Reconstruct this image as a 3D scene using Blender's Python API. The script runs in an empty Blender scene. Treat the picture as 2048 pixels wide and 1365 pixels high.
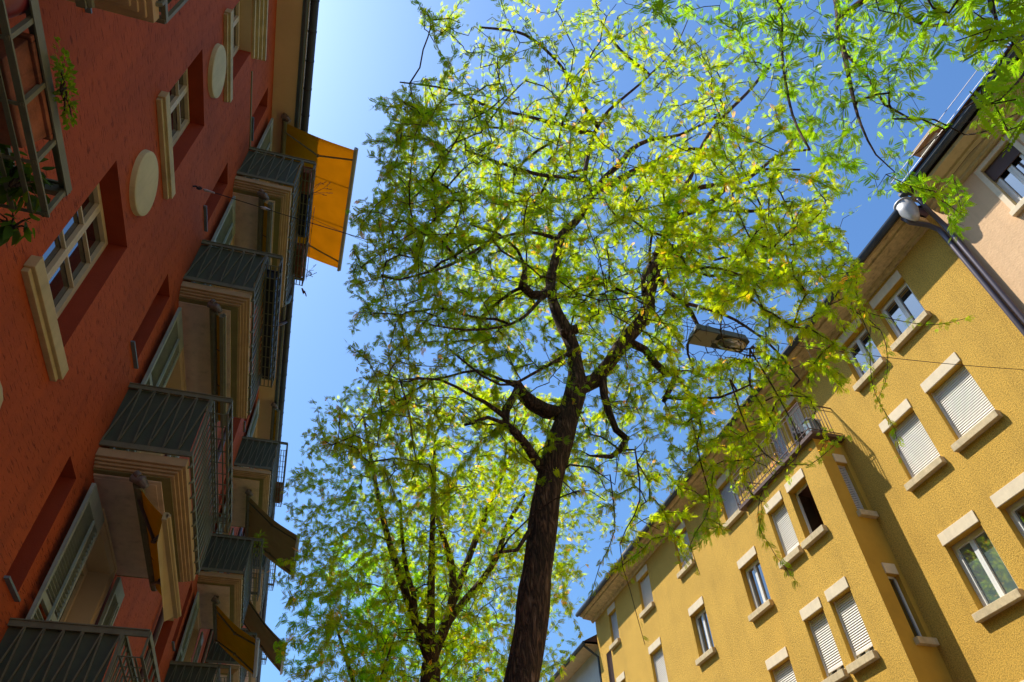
import bpy, math, random
import numpy as np
from mathutils import Vector, Matrix
R = math.radians
sc = bpy.context.scene
# ---------------------------------------------------------------- camera, sky, sun
EYE = 1.6
FPX = 1358.27                                   # focal length in pixels of the 2048 px wide photo (24 mm lens)
CM = np.array([[0.9603, -0.2774, -0.0287], [0.1802, 0.6956, -0.6955], [0.2129, 0.6627, 0.7180]])
CM[2] /= np.linalg.norm(CM[2]); CM[0] -= CM[2]*CM[0].dot(CM[2]); CM[0] /= np.linalg.norm(CM[0])
CM[1] = np.cross(CM[2], CM[0])
cam = bpy.data.cameras.new('camera'); cam.sensor_width = 36; cam.lens = FPX/2048*36
cam.clip_start = 0.05; cam.clip_end = 2000
camo = bpy.data.objects.new('camera', cam); sc.collection.objects.link(camo); sc.camera = camo
rt, up, bk = Vector(CM[0]), Vector(-CM[1]), Vector(-CM[2])
mw = Matrix((rt, up, bk)).transposed().to_4x4(); mw.translation = (0, 0, EYE)
camo.matrix_world = mw

SUN = Vector((-1.0, 0.6, 1.88)).normalized()
w = bpy.data.worlds.new('World'); sc.world = w; w.use_nodes = True
nt = w.node_tree; bg = nt.nodes['Background']
sky = nt.nodes.new('ShaderNodeTexSky'); sky.sky_type = 'NISHITA'; sky.sun_disc = False
sky.sun_elevation = math.asin(SUN.z); sky.sun_rotation = math.atan2(SUN.x, SUN.y)
sky.air_density = 1.6; sky.dust_density = 2.0; sky.ozone_density = 10.0
gain = nt.nodes.new('ShaderNodeMix'); gain.data_type = 'RGBA'; gain.blend_type = 'MULTIPLY'; gain.inputs[0].default_value = 1
gain.inputs[7].default_value = (.82, 1.0, 1.13, 1)                  # white balance of the camera
nt.links.new(sky.outputs[0], gain.inputs[6]); nt.links.new(gain.outputs[2], bg.inputs[0]); bg.inputs[1].default_value = 0.13
sl = bpy.data.lights.new('sun', 'SUN'); sl.energy = 5.0; sl.angle = R(0.53); sl.color = (1, .95, .86)
so = bpy.data.objects.new('sun', sl); sc.collection.objects.link(so)
so.rotation_euler = SUN.to_track_quat('Z', 'Y').to_euler(); so.location = SUN*60
sc.view_settings.view_transform = 'Standard'; sc.view_settings.look = 'None'
sc.view_settings.exposure = 0.45; sc.view_settings.gamma = 1

# ---------------------------------------------------------------- helpers (z below is measured from eye height)
def tag(o, label=None, cat=None, group=None, kind=None):
    for k, v in (('label', label), ('category', cat), ('group', group), ('kind', kind)):
        if v: o[k] = v
    return o
def empty(name, loc, label, cat, group=None):
    o = bpy.data.objects.new(name, None); sc.collection.objects.link(o)
    o.location = (loc[0], loc[1], loc[2]+EYE); o.empty_display_size = .3
    return tag(o, label, cat, group)
def rootloc(p):
    v = Vector((0, 0, 0))
    while p is not None: v += p.location; p = p.parent
    return v
def at(px, py, Y):                              # point where the photo's pixel meets the vertical plane y = Y
    d = CM.T @ np.array([(px-1024)/FPX, (py-682.5)/FPX, 1.]); t = Y/d[1]
    return np.array([d[0]*t, Y, d[2]*t])
def pix(P):
    c = P @ CM.T
    return 1024+FPX*c[:, 0]/c[:, 2], 682.5+FPX*c[:, 1]/c[:, 2], c[:, 2]
class MB:
    def __init__(s): s.v = []; s.f = []
    def add(s, vs, fs):
        n = len(s.v); s.v += [tuple(map(float, p)) for p in vs]; s.f += [tuple(i+n for i in f) for f in fs]; return s
    def box(s, x0, x1, y0, y1, z0, z1):
        return s.add([(x, y, z) for x in (x0, x1) for y in (y0, y1) for z in (z0, z1)],
                     [(0, 1, 3, 2), (4, 6, 7, 5), (0, 4, 5, 1), (2, 3, 7, 6), (0, 2, 6, 4), (1, 5, 7, 3)])
    def quad(s, *p): return s.add(p, [tuple(range(len(p)))])
    def bar(s, p, q, w=.02, h=.02, up=(0, 0, 1)):
        p, q = Vector(p), Vector(q); d = (q-p).normalized(); u = Vector(up)
        if abs(d.dot(u)) > .95: u = Vector((0, 1, 0))
        a = d.cross(u).normalized()*w/2; b = a.cross(d).normalized()*h/2
        vs = [c+i*a+j*b for c in (p, q) for i, j in ((-1, -1), (1, -1), (1, 1), (-1, 1))]
        return s.add(vs, [(0, 1, 2, 3), (7, 6, 5, 4), (0, 4, 5, 1), (1, 5, 6, 2), (2, 6, 7, 3), (3, 7, 4, 0)])
    def tube(s, pts, rad, n=8, cap=True, flat=1.):
        pts = [Vector(p) for p in pts]; m = len(pts)
        rad = [float(rad)]*m if not hasattr(rad, '__len__') else [float(x) for x in rad]
        d0 = (pts[1]-pts[0]).normalized(); a = d0.orthogonal().normalized(); vs = []; fs = []
        for i, p in enumerate(pts):
            d = (pts[min(i+1, m-1)]-pts[max(i-1, 0)]).normalized()
            a = (a-d*a.dot(d)).normalized(); b = d.cross(a)
            for k in range(n):
                t = 2*math.pi*k/n; vs.append(p+rad[i]*(math.cos(t)*a+flat*math.sin(t)*b))
        for i in range(m-1):
            for k in range(n): fs.append((i*n+k, i*n+(k+1) % n, (i+1)*n+(k+1) % n, (i+1)*n+k))
        if cap: fs += [tuple(range(n))[::-1], tuple((m-1)*n+k for k in range(n))]
        return s.add(vs, fs)
    def prism(s, prof, y0, y1):                 # profile in (x, z) swept along y
        n = len(prof); vs = [(x, y0, z) for x, z in prof]+[(x, y1, z) for x, z in prof]
        fs = [(k, (k+1) % n, n+(k+1) % n, n+k) for k in range(n)]+[tuple(range(n))[::-1], tuple(range(n, 2*n))]
        return s.add(vs, fs)
    def build(s, name, mat, parent=None, smooth=False, local=False, bevel=0):
        off = Vector((0, 0, 0)) if local else rootloc(parent)-Vector((0, 0, EYE))
        V = np.array(s.v)-np.array(off)
        me = bpy.data.meshes.new(name); me.from_pydata(V.tolist(), [], s.f); me.materials.append(mat)
        if smooth: me.polygons.foreach_set('use_smooth', [True]*len(me.polygons))
        me.update(); o = bpy.data.objects.new(name, me); sc.collection.objects.link(o); o.parent = parent
        if bevel:
            m = o.modifiers.new('bevel', 'BEVEL'); m.width = bevel; m.segments = 2; m.limit_method = 'ANGLE'
        return o
def copy_tree(o, parent, loc=None):
    c = o.copy(); sc.collection.objects.link(c); c.parent = parent
    if loc is not None: c.location = loc
    for ch in list(o.children): copy_tree(ch, c)
    return c

# ---------------------------------------------------------------- materials
def mat(name, col, rough=.8, bump=0, bscale=30, stretch=(1, 1, 1), var=.12, vscale=1.5, metal=0, spec=.4, bdist=.01, detail=6, streak=None, extra=None, stain=0, lump=0):
    m = bpy.data.materials.new(name); m.use_nodes = True; n = m.node_tree.nodes; l = m.node_tree.links
    b = n['Principled BSDF']; b.inputs['Roughness'].default_value = rough; b.inputs['Metallic'].default_value = metal
    b.inputs['Specular IOR Level'].default_value = spec
    tc = n.new('ShaderNodeTexCoord')
    no = n.new('ShaderNodeTexNoise'); no.inputs['Scale'].default_value = vscale; no.inputs['Detail'].default_value = 5
    no.inputs['Roughness'].default_value = .65
    l.new(tc.outputs['Object'], no.inputs['Vector'])
    rmp = n.new('ShaderNodeMapRange'); rmp.inputs[1].default_value = .25; rmp.inputs[2].default_value = .75
    rmp.inputs[3].default_value = 1-var; rmp.inputs[4].default_value = 1+var
    l.new(no.outputs['Fac'], rmp.inputs[0])
    mx = n.new('ShaderNodeMix'); mx.data_type = 'RGBA'; mx.blend_type = 'MULTIPLY'; mx.inputs[0].default_value = 1
    mx.inputs[6].default_value = (*col, 1); l.new(rmp.outputs[0], mx.inputs[7])
    out = mx.outputs[2]
    if stain:                                   # rain streaks and patchy fading
        for sc3, lo, hi, k in (((2.2, 2.2, .22), .50, .72, stain), ((.45, .45, .6), .45, .75, stain*.7), ((9, 9, .8), .56, .70, stain*.6)):
            mp = n.new('ShaderNodeMapping'); mp.inputs['Scale'].default_value = sc3; l.new(tc.outputs['Object'], mp.inputs[0])
            sn = n.new('ShaderNodeTexNoise'); sn.inputs['Scale'].default_value = 1.3; sn.inputs['Detail'].default_value = 6; sn.inputs['Roughness'].default_value = .6
            l.new(mp.outputs[0], sn.inputs['Vector']); mr = n.new('ShaderNodeMapRange'); mr.inputs[1].default_value = lo; mr.inputs[2].default_value = hi
            mr.inputs[3].default_value = 1; mr.inputs[4].default_value = 1-k; l.new(sn.outputs['Fac'], mr.inputs[0])
            m3 = n.new('ShaderNodeMix'); m3.data_type = 'RGBA'; m3.blend_type = 'MULTIPLY'; m3.inputs[0].default_value = 1
            l.new(out, m3.inputs[6]); l.new(mr.outputs[0], m3.inputs[7]); out = m3.outputs[2]
    if bump:
        mp = n.new('ShaderNodeMapping'); mp.inputs['Scale'].default_value = stretch
        l.new(tc.outputs['Object'], mp.inputs['Vector'])
        bn = n.new('ShaderNodeTexNoise'); bn.inputs['Scale'].default_value = bscale; bn.inputs['Detail'].default_value = detail
        bn.inputs['Roughness'].default_value = .6
        l.new(mp.outputs[0], bn.inputs['Vector'])
        h = bn.outputs['Fac']
        if extra: h = extra(m, n, l, tc, h)
        if lump:
            ln = n.new('ShaderNodeTexNoise'); ln.inputs['Scale'].default_value = 7; ln.inputs['Detail'].default_value = 3; l.new(tc.outputs['Object'], ln.inputs['Vector'])
            lm = n.new('ShaderNodeMath'); lm.operation = 'MULTIPLY_ADD'; lm.inputs[1].default_value = lump; l.new(ln.outputs['Fac'], lm.inputs[0]); l.new(h, lm.inputs[2]); h = lm.outputs[0]
        bu = n.new('ShaderNodeBump'); bu.inputs['Strength'].default_value = bump; bu.inputs['Distance'].default_value = bdist
        l.new(h, bu.inputs['Height']); l.new(bu.outputs[0], b.inputs['Normal'])
        if streak:                              # low spots of the bump height get a darker base colour
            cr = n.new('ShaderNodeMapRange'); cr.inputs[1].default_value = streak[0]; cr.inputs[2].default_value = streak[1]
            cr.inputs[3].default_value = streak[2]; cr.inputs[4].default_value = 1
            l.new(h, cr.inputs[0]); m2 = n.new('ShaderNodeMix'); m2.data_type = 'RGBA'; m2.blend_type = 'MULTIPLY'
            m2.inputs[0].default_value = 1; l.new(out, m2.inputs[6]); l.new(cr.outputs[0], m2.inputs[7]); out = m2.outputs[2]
    l.new(out, b.inputs['Base Color'])
    return m
def drag(m, n, l, tc, h):                       # horizontal drag marks of the trowelled red render
    mp = n.new('ShaderNodeMapping'); mp.inputs['Scale'].default_value = (8, 3.4, 40)
    l.new(tc.outputs['Object'], mp.inputs['Vector'])
    v = n.new('ShaderNodeTexNoise'); v.inputs['Scale'].default_value = 1.6; v.inputs['Detail'].default_value = 3; v.inputs['Roughness'].default_value = .55
    l.new(mp.outputs[0], v.inputs['Vector'])
    r_ = n.new('ShaderNodeMapRange'); r_.inputs[1].default_value = .31; r_.inputs[2].default_value = .40; r_.inputs[3].default_value = 0; r_.inputs[4].default_value = 1
    l.new(v.outputs['Fac'], r_.inputs[0])
    a = n.new('ShaderNodeMath'); a.operation = 'MULTIPLY'; a.inputs[1].default_value = .25; l.new(h, a.inputs[0])
    s = n.new('ShaderNodeMath'); s.operation = 'MULTIPLY_ADD'; s.inputs[1].default_value = .75; l.new(r_.outputs[0], s.inputs[0]); l.new(a.outputs[0], s.inputs[2])
    return s.outputs[0]
def rough_cast(m, n, l, tc, h):                 # thrown render: coarse and fine grains over each other
    nn = n.new('ShaderNodeTexNoise'); nn.inputs['Scale'].default_value = 62; nn.inputs['Detail'].default_value = 4; nn.inputs['Roughness'].default_value = .7
    l.new(tc.outputs['Object'], nn.inputs['Vector'])
    s = n.new('ShaderNodeMath'); s.operation = 'MULTIPLY'; s.inputs[1].default_value = .55; l.new(nn.outputs['Fac'], s.inputs[0])
    s2 = n.new('ShaderNodeMath'); s2.operation = 'MULTIPLY_ADD'; s2.inputs[1].default_value = .45; l.new(h, s2.inputs[0]); l.new(s.outputs[0], s2.inputs[2])
    return s2.outputs[0]
M = {}
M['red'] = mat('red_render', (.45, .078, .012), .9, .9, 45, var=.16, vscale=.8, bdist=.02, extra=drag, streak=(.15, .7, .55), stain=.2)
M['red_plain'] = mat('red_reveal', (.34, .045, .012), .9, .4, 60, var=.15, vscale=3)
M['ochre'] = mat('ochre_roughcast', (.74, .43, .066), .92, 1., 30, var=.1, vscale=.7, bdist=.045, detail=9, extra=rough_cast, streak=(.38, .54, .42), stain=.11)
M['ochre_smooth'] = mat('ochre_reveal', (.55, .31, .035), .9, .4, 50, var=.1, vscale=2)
M['peach'] = mat('peach_render', (.72, .46, .25), .92, .6, 22, var=.06, vscale=.8, bdist=.014, stain=.1, lump=.6)
M['greywall'] = mat('pale_grey_render', (.55, .53, .48), .9, .4, 30)
M['cream'] = mat('cream_paint', (.56, .44, .21), .75, .25, 60, var=.14, vscale=4, stain=.2)
M['cream_dark'] = mat('cream_soffit', (.64, .48, .28), .8, .15, 30, var=.1, vscale=1)
M['cornice'] = mat('weathered_cornice', (.58, .42, .22), .85, .5, 25, stretch=(1, .3, 1), var=.3, vscale=5, streak=(.3, .5, .6))
M['medallion'] = mat('cream_medallion_paint', (.64, .53, .27), .8, .15, 40, var=.1, vscale=2, stain=.15)
M['stone'] = mat('cream_stone', (.74, .60, .40), .8, .2, 80, var=.09, vscale=6, stain=.12)
M['sill'] = mat('sill_stone', (.60, .46, .26), .85, .4, 50, stretch=(1, 6, 1), var=.22, vscale=9, stain=.2)
M['pinkplaster'] = mat('plaster_slab', (.78, .61, .48), .85, .4, 60, var=.14, vscale=3, stain=.2)
M['brownmould'] = mat('brown_moulding', (.50, .34, .17), .8, .2, 60, var=.15, vscale=4)
M['olive'] = mat('olive_band', (.24, .21, .08), .8, .2, 60, var=.15, vscale=4)
M['iron'] = mat('grey_green_iron', (.165, .155, .085), .55, .15, 120, var=.25, vscale=7, spec=.5)
M['rustiron'] = mat('brown_iron', (.11, .06, .045), .65, .3, 90, var=.3, vscale=9)
M['darkiron'] = mat('dark_iron', (.02, .02, .022), .5, spec=.5)
M['gutter'] = mat('zinc_gutter', (.045, .055, .065), .6, .1, 60, var=.3, vscale=2, metal=.1)
M['pipe'] = mat('painted_downpipe', (.10, .075, .085), .4, .1, 60, var=.12, vscale=2, metal=.2, spec=.6)
M['hopper'] = mat('bare_zinc', (.5, .48, .46), .5, .2, 30, var=.25, vscale=4, metal=.2)
M['roof'] = mat('roof_tiles', (.09, .05, .045), .85, .6, 12, var=.3, vscale=3)
M['white'] = mat('white_window_frame', (.72, .70, .64), .5, var=.06, vscale=4)
M['creamframe'] = mat('cream_window_frame', (.62, .50, .30), .55, var=.1, vscale=5)
M['blind'] = mat('roller_blind_slats', (.76, .70, .62), .5, var=.04, vscale=3)
M['greyblind'] = mat('grey_blind_slats', (.60, .60, .62), .5, var=.04, vscale=3)
M['brownboard'] = mat('brown_lowered_blind', (.09, .05, .04), .6, var=.15, vscale=6)
M['shutter'] = mat('sage_green_shutter', (.31, .35, .28), .6, .3, 60, stretch=(1, 1, .2), var=.22, vscale=4)
M['teal'] = mat('dull_teal_paint', (.16, .22, .24), .5, var=.2, vscale=4)
M['room'] = mat('unlit_room', (.34, .20, .16), .9)
M['terracotta'] = mat('terracotta', (.30, .10, .045), .85, .5, 25, var=.4, vscale=9, stain=.5)
M['glazed'] = mat('wine_red_glazed_pot', (.22, .035, .045), .3, .1, 10, var=.3, vscale=3, spec=.6)
M['black'] = mat('black_plastic', (.012, .012, .014), .5)
M['soil'] = mat('potting_soil', (.03, .02, .012), .95, .6, 60)
M['bronze'] = mat('awning_bracket_metal', (.20, .16, .13), .5, .5, 40, metal=.3, var=.3, vscale=15)
M['alu'] = mat('awning_bar', (.42, .40, .36), .4, metal=.3, var=.1)
M['awnwhite'] = mat('awning_valance', (.50, .38, .18), .8, .2, 200)
M['asphalt'] = mat('asphalt', (.11, .105, .10), .9, .6, 80, var=.2, vscale=2)
M['paving'] = mat('paving', (.34, .31, .27), .9, .4, 20, var=.2, vscale=1.5)
M['kerb'] = mat('granite_kerb', (.3, .29, .27), .85, .3, 60)
M['earth'] = mat('town_ground', (.12, .11, .09), .95, .5, 3, var=.3, vscale=.1)
M['lampgrey'] = mat('lamp_housing', (.10, .11, .125), .5, .1, 40, var=.12, vscale=12)
M['lampcover'] = mat('lamp_cover', (.34, .29, .235), .6, .1, 40, var=.12, vscale=14)
def glass(name, col=(.012, .014, .014), tint=1.):
    m = bpy.data.materials.new(name); m.use_nodes = True; b = m.node_tree.nodes['Principled BSDF']
    b.inputs['Base Color'].default_value = (*col, 1); b.inputs['Roughness'].default_value = .03
    b.inputs['Specular IOR Level'].default_value = tint; b.inputs['IOR'].default_value = 2.2
    return m
M['glass'] = glass('window_glass'); M['glasscurtain'] = glass('glass_over_net_curtain', (.10, .14, .13), .8)
M['lampglass'] = glass('lamp_lens', (.16, .135, .11), .7)
def cloth(name, col, tr=.45):
    m = bpy.data.materials.new(name); m.use_nodes = True; n = m.node_tree.nodes; l = m.node_tree.links
    n.remove(n['Principled BSDF']); d = n.new('ShaderNodeBsdfDiffuse'); t = n.new('ShaderNodeBsdfTranslucent')
    tc = n.new('ShaderNodeTexCoord'); no = n.new('ShaderNodeTexNoise'); no.inputs['Scale'].default_value = 3; l.new(tc.outputs['Object'], no.inputs['Vector'])
    mr = n.new('ShaderNodeMapRange'); mr.inputs[3].default_value = .85; mr.inputs[4].default_value = 1.1; l.new(no.outputs['Fac'], mr.inputs[0])
    mx = n.new('ShaderNodeMix'); mx.data_type = 'RGBA'; mx.blend_type = 'MULTIPLY'; mx.inputs[0].default_value = 1
    mx.inputs[6].default_value = (*col, 1); l.new(mr.outputs[0], mx.inputs[7])
    l.new(mx.outputs[2], d.inputs[0]); l.new(mx.outputs[2], t.inputs[0])
    s = n.new('ShaderNodeMixShader'); s.inputs[0].default_value = tr
    l.new(d.outputs[0], s.inputs[1]); l.new(t.outputs[0], s.inputs[2]); l.new(s.outputs[0], n['Material Output'].inputs[0])
    return m
M['awn'] = cloth('ochre_awning_cloth', (.68, .38, .03), .58); M['awnbrown'] = cloth('brown_awning_cloth', (.50, .34, .16))
def perforated():
    m = mat('perforated_sheet', (.085, .092, .048), .6, var=.2, vscale=5); n = m.node_tree.nodes; l = m.node_tree.links
    tc = n.new('ShaderNodeTexCoord'); mp = n.new('ShaderNodeMapping'); mp.inputs['Scale'].default_value = (62, 62, 62)
    l.new(tc.outputs['Object'], mp.inputs[0]); v = n.new('ShaderNodeTexVoronoi'); v.inputs['Randomness'].default_value = 0; v.inputs['Scale'].default_value = 1
    l.new(mp.outputs[0], v.inputs['Vector']); c = n.new('ShaderNodeMath'); c.operation = 'LESS_THAN'; c.inputs[1].default_value = .26
    l.new(v.outputs['Distance'], c.inputs[0]); t = n.new('ShaderNodeBsdfTransparent'); s = n.new('ShaderNodeMixShader')
    l.new(c.outputs[0], s.inputs[0]); l.new(n['Principled BSDF'].outputs[0], s.inputs[1]); l.new(t.outputs[0], s.inputs[2])
    l.new(s.outputs[0], n['Material Output'].inputs[0]); return m
M['perf'] = perforated()
def leafmat(name, trans=.55, base=1.):
    m = bpy.data.materials.new(name); m.use_nodes = True; n = m.node_tree.nodes; l = m.node_tree.links
    n.remove(n['Principled BSDF']); a = n.new('ShaderNodeAttribute'); a.attribute_name = 'Col'
    d = n.new('ShaderNodeBsdfDiffuse'); t = n.new('ShaderNodeBsdfTranslucent'); g = n.new('ShaderNodeBsdfGlossy')
    g.inputs['Roughness'].default_value = .35; g.inputs[0].default_value = (.8, .85, .8, 1)
    l.new(a.outputs['Color'], d.inputs[0])
    mx = n.new('ShaderNodeMix'); mx.data_type = 'RGBA'; mx.blend_type = 'MULTIPLY'; mx.inputs[0].default_value = 1
    mx.inputs[7].default_value = (6.3, 3.8, .8, 1); l.new(a.outputs['Color'], mx.inputs[6]); l.new(mx.outputs[2], t.inputs[0])
    s = n.new('ShaderNodeMixShader'); s.inputs[0].default_value = trans; l.new(d.outputs[0], s.inputs[1]); l.new(t.outputs[0], s.inputs[2])
    s2 = n.new('ShaderNodeMixShader'); s2.inputs[0].default_value = .02; l.new(s.outputs[0], s2.inputs[1]); l.new(g.outputs[0], s2.inputs[2])
    l.new(s2.outputs[0], n['Material Output'].inputs[0]); return m
M['leaf'] = leafmat('locust_leaves', .66); M['potleaf'] = leafmat('pot_plant_leaves', .35)
def barkmat():
    m = mat('locust_bark', (.13, .075, .045), .95, var=.3, vscale=3); n = m.node_tree.nodes; l = m.node_tree.links
    tc = n.new('ShaderNodeTexCoord')
    def noise(scale, detail, strx, rough=.6, dist=0):
        mp = n.new('ShaderNodeMapping'); mp.inputs['Scale'].default_value = strx; l.new(tc.outputs['Object'], mp.inputs[0])
        k = n.new('ShaderNodeTexNoise'); k.inputs['Scale'].default_value = scale; k.inputs['Detail'].default_value = detail; k.inputs['Roughness'].default_value = rough
        k.inputs['Distortion'].default_value = dist; l.new(mp.outputs[0], k.inputs['Vector']); return k.outputs['Fac']
    def mth(op, a, b=None, c=None):
        k = n.new('ShaderNodeMath'); k.operation = op
        for i, v in enumerate((a, b, c)):
            if v is None: continue
            if isinstance(v, (int, float)): k.inputs[i].default_value = v
            else: l.new(v, k.inputs[i])
        return k.outputs[0]
    a = noise(1, 4, (17, 17, 2.6), .6, .6); ridge = mth('MULTIPLY', mth('ABSOLUTE', mth('SUBTRACT', a, .5)), 5.5); ridge = mth('MINIMUM', ridge, 1.)
    b_ = noise(1, 6, (46, 46, 7), .65); big = noise(1, 2, (3, 3, .8))
    h = mth('ADD', mth('MULTIPLY', ridge, .75), mth('MULTIPLY', b_, .5))
    bu = n.new('ShaderNodeBump'); bu.inputs['Strength'].default_value = 1; bu.inputs['Distance'].default_value = .04
    l.new(h, bu.inputs['Height']); b = n['Principled BSDF']; l.new(bu.outputs[0], b.inputs['Normal'])
    cr = n.new('ShaderNodeValToRGB'); cr.color_ramp.elements[0].position = .18; cr.color_ramp.elements[0].color = (.030, .019, .013, 1)
    cr.color_ramp.elements[1].position = .62; cr.color_ramp.elements[1].color = (.20, .11, .062, 1)
    e = cr.color_ramp.elements.new(.9); e.color = (.34, .24, .165, 1)
    l.new(mth('ADD', mth('MULTIPLY', h, .75), mth('MULTIPLY', mth('SUBTRACT', big, .5), .25)), cr.inputs[0]); l.new(cr.outputs[0], b.inputs['Base Color']); return m
M['bark'] = barkmat()

# ---------------------------------------------------------------- ground (not in frame, lights the soffits)
def struct(mb, name, m): return tag(mb.build(name, m), kind='structure')
struct(MB().quad((-900, -900, -1.72), (900, -900, -1.72), (900, 900, -1.72), (-900, 900, -1.72)), 'ground', M['earth'])
struct(MB().quad((3.4, -60, -1.714), (9.6, -60, -1.714), (9.6, 90, -1.714), (3.4, 90, -1.714)), 'road', M['asphalt'])
struct(MB().box(-2.95, 3.25, -60, 90, -1.75, -1.6), 'pavement', M['paving'])
struct(MB().box(9.75, 12.6, -60, 90, -1.75, -1.6), 'pavement', M['paving'])
struct(MB().box(3.25, 3.4, -60, 90, -1.75, -1.595), 'kerb', M['kerb'])
struct(MB().box(9.6, 9.75, -60, 90, -1.75, -1.595), 'kerb', M['kerb'])

# ---------------------------------------------------------------- wall with openings on a plane x = X, street side = sgn
def wall(X, sgn, u0, u1, z0, z1, holes):
    mb = MB(); us = sorted({u0, u1, *[h[0] for h in holes], *[h[1] for h in holes]}); zs = sorted({z0, z1, *[h[2] for h in holes], *[h[3] for h in holes]})
    for a, b in zip(us, us[1:]):
        run = None
        for c, d in zip(zs, zs[1:]):
            um, zm = (a+b)/2, (c+d)/2
            solid = not any(h[0] < um < h[1] and h[2] < zm < h[3] for h in holes)
            if solid: run = (run[0], d) if run else (c, d)
            if (not solid or d == z1) and run:
                mb.quad((X, a, run[0]), (X, b, run[0]), (X, b, run[1]), (X, a, run[1])); run = None
    return mb
def reveal(X, depth, h, sides='lrtb'):          # depth signed into the wall
    u0, u1, z0, z1 = h; mb = MB(); a, b = X, X+depth
    if 'l' in sides: mb.quad((a, u0, z0), (b, u0, z0), (b, u0, z1), (a, u0, z1))
    if 'r' in sides: mb.quad((a, u1, z0), (b, u1, z0), (b, u1, z1), (a, u1, z1))
    if 't' in sides: mb.quad((a, u0, z1), (b, u0, z1), (b, u1, z1), (a, u1, z1))
    if 'b' in sides: mb.quad((a, u0, z0), (b, u0, z0), (b, u1, z0), (a, u1, z0))
    return mb
def joinery(mbf, X, h, sgn, nsash=2, rows=1, fw=.06, mw_=.045, th=.05, cols=1):
    u0, u1, z0, z1 = h; x0, x1 = X-th/2, X+th/2
    mbf.box(x0, x1, u0, u0+fw, z0, z1); mbf.box(x0, x1, u1-fw, u1, z0, z1); mbf.box(x0, x1, u0+fw, u1-fw, z1-fw, z1); mbf.box(x0, x1, u0+fw, u1-fw, z0, z0+fw)
    W = (u1-u0-2*fw)/nsash; p = sgn*.018
    for i in range(nsash):
        a = u0+fw+i*W; b = a+W
        mbf.box(x0+p, x1+p, a, a+mw_, z0+fw-.01, z1-fw+.01); mbf.box(x0+p, x1+p, b-mw_, b-.003, z0+fw-.01, z1-fw+.01)
        mbf.box(x0+p-.001, x1+p-.001, a+mw_, b-mw_, z1-fw-mw_, z1-fw+.008); mbf.box(x0+p-.001, x1+p-.001, a+mw_, b-mw_, z0+fw-.008, z0+fw+mw_)
        for k in range(1, rows):
            zz = z0+fw+(z1-z0-2*fw)*k/rows; mbf.box(x0+p+.004, x1+p-.004, a+mw_-.002, b-mw_+.002, zz-.011, zz+.011)

# ================================================================ RED BUILDING
XL = -2.95
red = empty('red_building', (XL, 16, -1.6), 'red and orange rendered apartment building with stacked iron balconies and cream medallions', 'building')
FL = [(1.9, 2.15), (5.15, 5.42), (8.45, 8.75), (11.75, 12.03)]      # slab underside, rail foot
MODS = [(-.81, 1), (8.05, 0), (18.0, 0), (24.25, 0), (32.0, 1), (40.0, 0)]
LB = 3.25
holes = []; small = []; doors = []; wins = []
for u0, mir in MODS:
    for f, (zs_, zr) in enumerate(FL):
        m = (lambda a, b: (u0+LB-b, u0+LB-a)) if mir else (lambda a, b: (u0+a, u0+b))
        top = (4.79, 8.11, 11.38, 14.62)[f]
        a, b = m(-.62, -.15); small.append((a, b, top-1.45, top, mir))
        a, b = m(1.12, 2.5); doors.append((a, b, zr-.1, (4.92, 8.2, 11.45, 14.7)[f], mir, u0, f))
for u0, u1, cr in ((4.78, 6.0, 0), (15.5, 16.8, 1), (30.0, 31.2, 0), (36.5, 37.7, 0)):
    for f, (zb, zt) in enumerate(((1.75, 3.6), (4.98, 6.88), (8.36, 10.05), (11.35, 12.98))):
        wins.append((u0, u1, zb, zt, cr or f == 3, f))
holes = [s[:4] for s in small]+[d[:4] for d in doors]+[x[:4] for x in wins]
RW = wall(XL, 1, -14, 46, -1.6, 15.3, holes)
RW.quad((XL, -14, -1.6), (-9, -14, -1.6), (-9, -14, 15.3), (XL, -14, 15.3)); RW.quad((XL, 46, -1.6), (-9, 46, -1.6), (-9, 46, 15.3), (XL, 46, 15.3))
RW.quad((-9, -14, -1.6), (-9, 46, -1.6), (-9, 46, 15.3), (-9, -14, 15.3))
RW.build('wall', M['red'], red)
# soffit, fascia, gutter, roof
G0, G1 = -14, 46
MB().box(XL, -2.44, G0, G1, 15.15, 15.3).build('soffit', M['cream_dark'], red)
f = MB().box(-2.438, -2.36, G0, G1, 15.18, 15.4).box(-2.358, -2.33, G0, G1, 15.10, 15.4)
rf = MB().quad((-2.15, G0, 15.42), (-2.15, G1, 15.42), (-6, G1, 18.2), (-6, G0, 18.2)).quad((-9, G0, 15.3), (-9, G1, 15.3), (-6, G1, 18.2), (-6, G0, 18.2))
rf.quad((-2.32, G0, 15.4), (-2.32, G1, 15.4), (-2.15, G1, 15.419), (-2.15, G0, 15.419))
roof = rf.build('roof', M['roof'], red)
f.build('fascia', M['teal'], roof)
g = MB(); g.tube([(-2.215, G0, 15.24), (-2.215, G1, 15.24)], .092, 14)
g.build('gutter', M['gutter'], roof, smooth=True)
for k in range(48):
    y = 3.6+k*.655
    MB().tube([(-2.215, y, 15.24), (-2.215, y+.03, 15.24)], .099, 14).build('gutter_joint', M['darkiron'], roof, smooth=True)
MB().bar((-2.31, G0, 15.15), (-2.31, G1, 15.15), .012, .012).build('cable_trim', M['cream'], roof)
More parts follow.
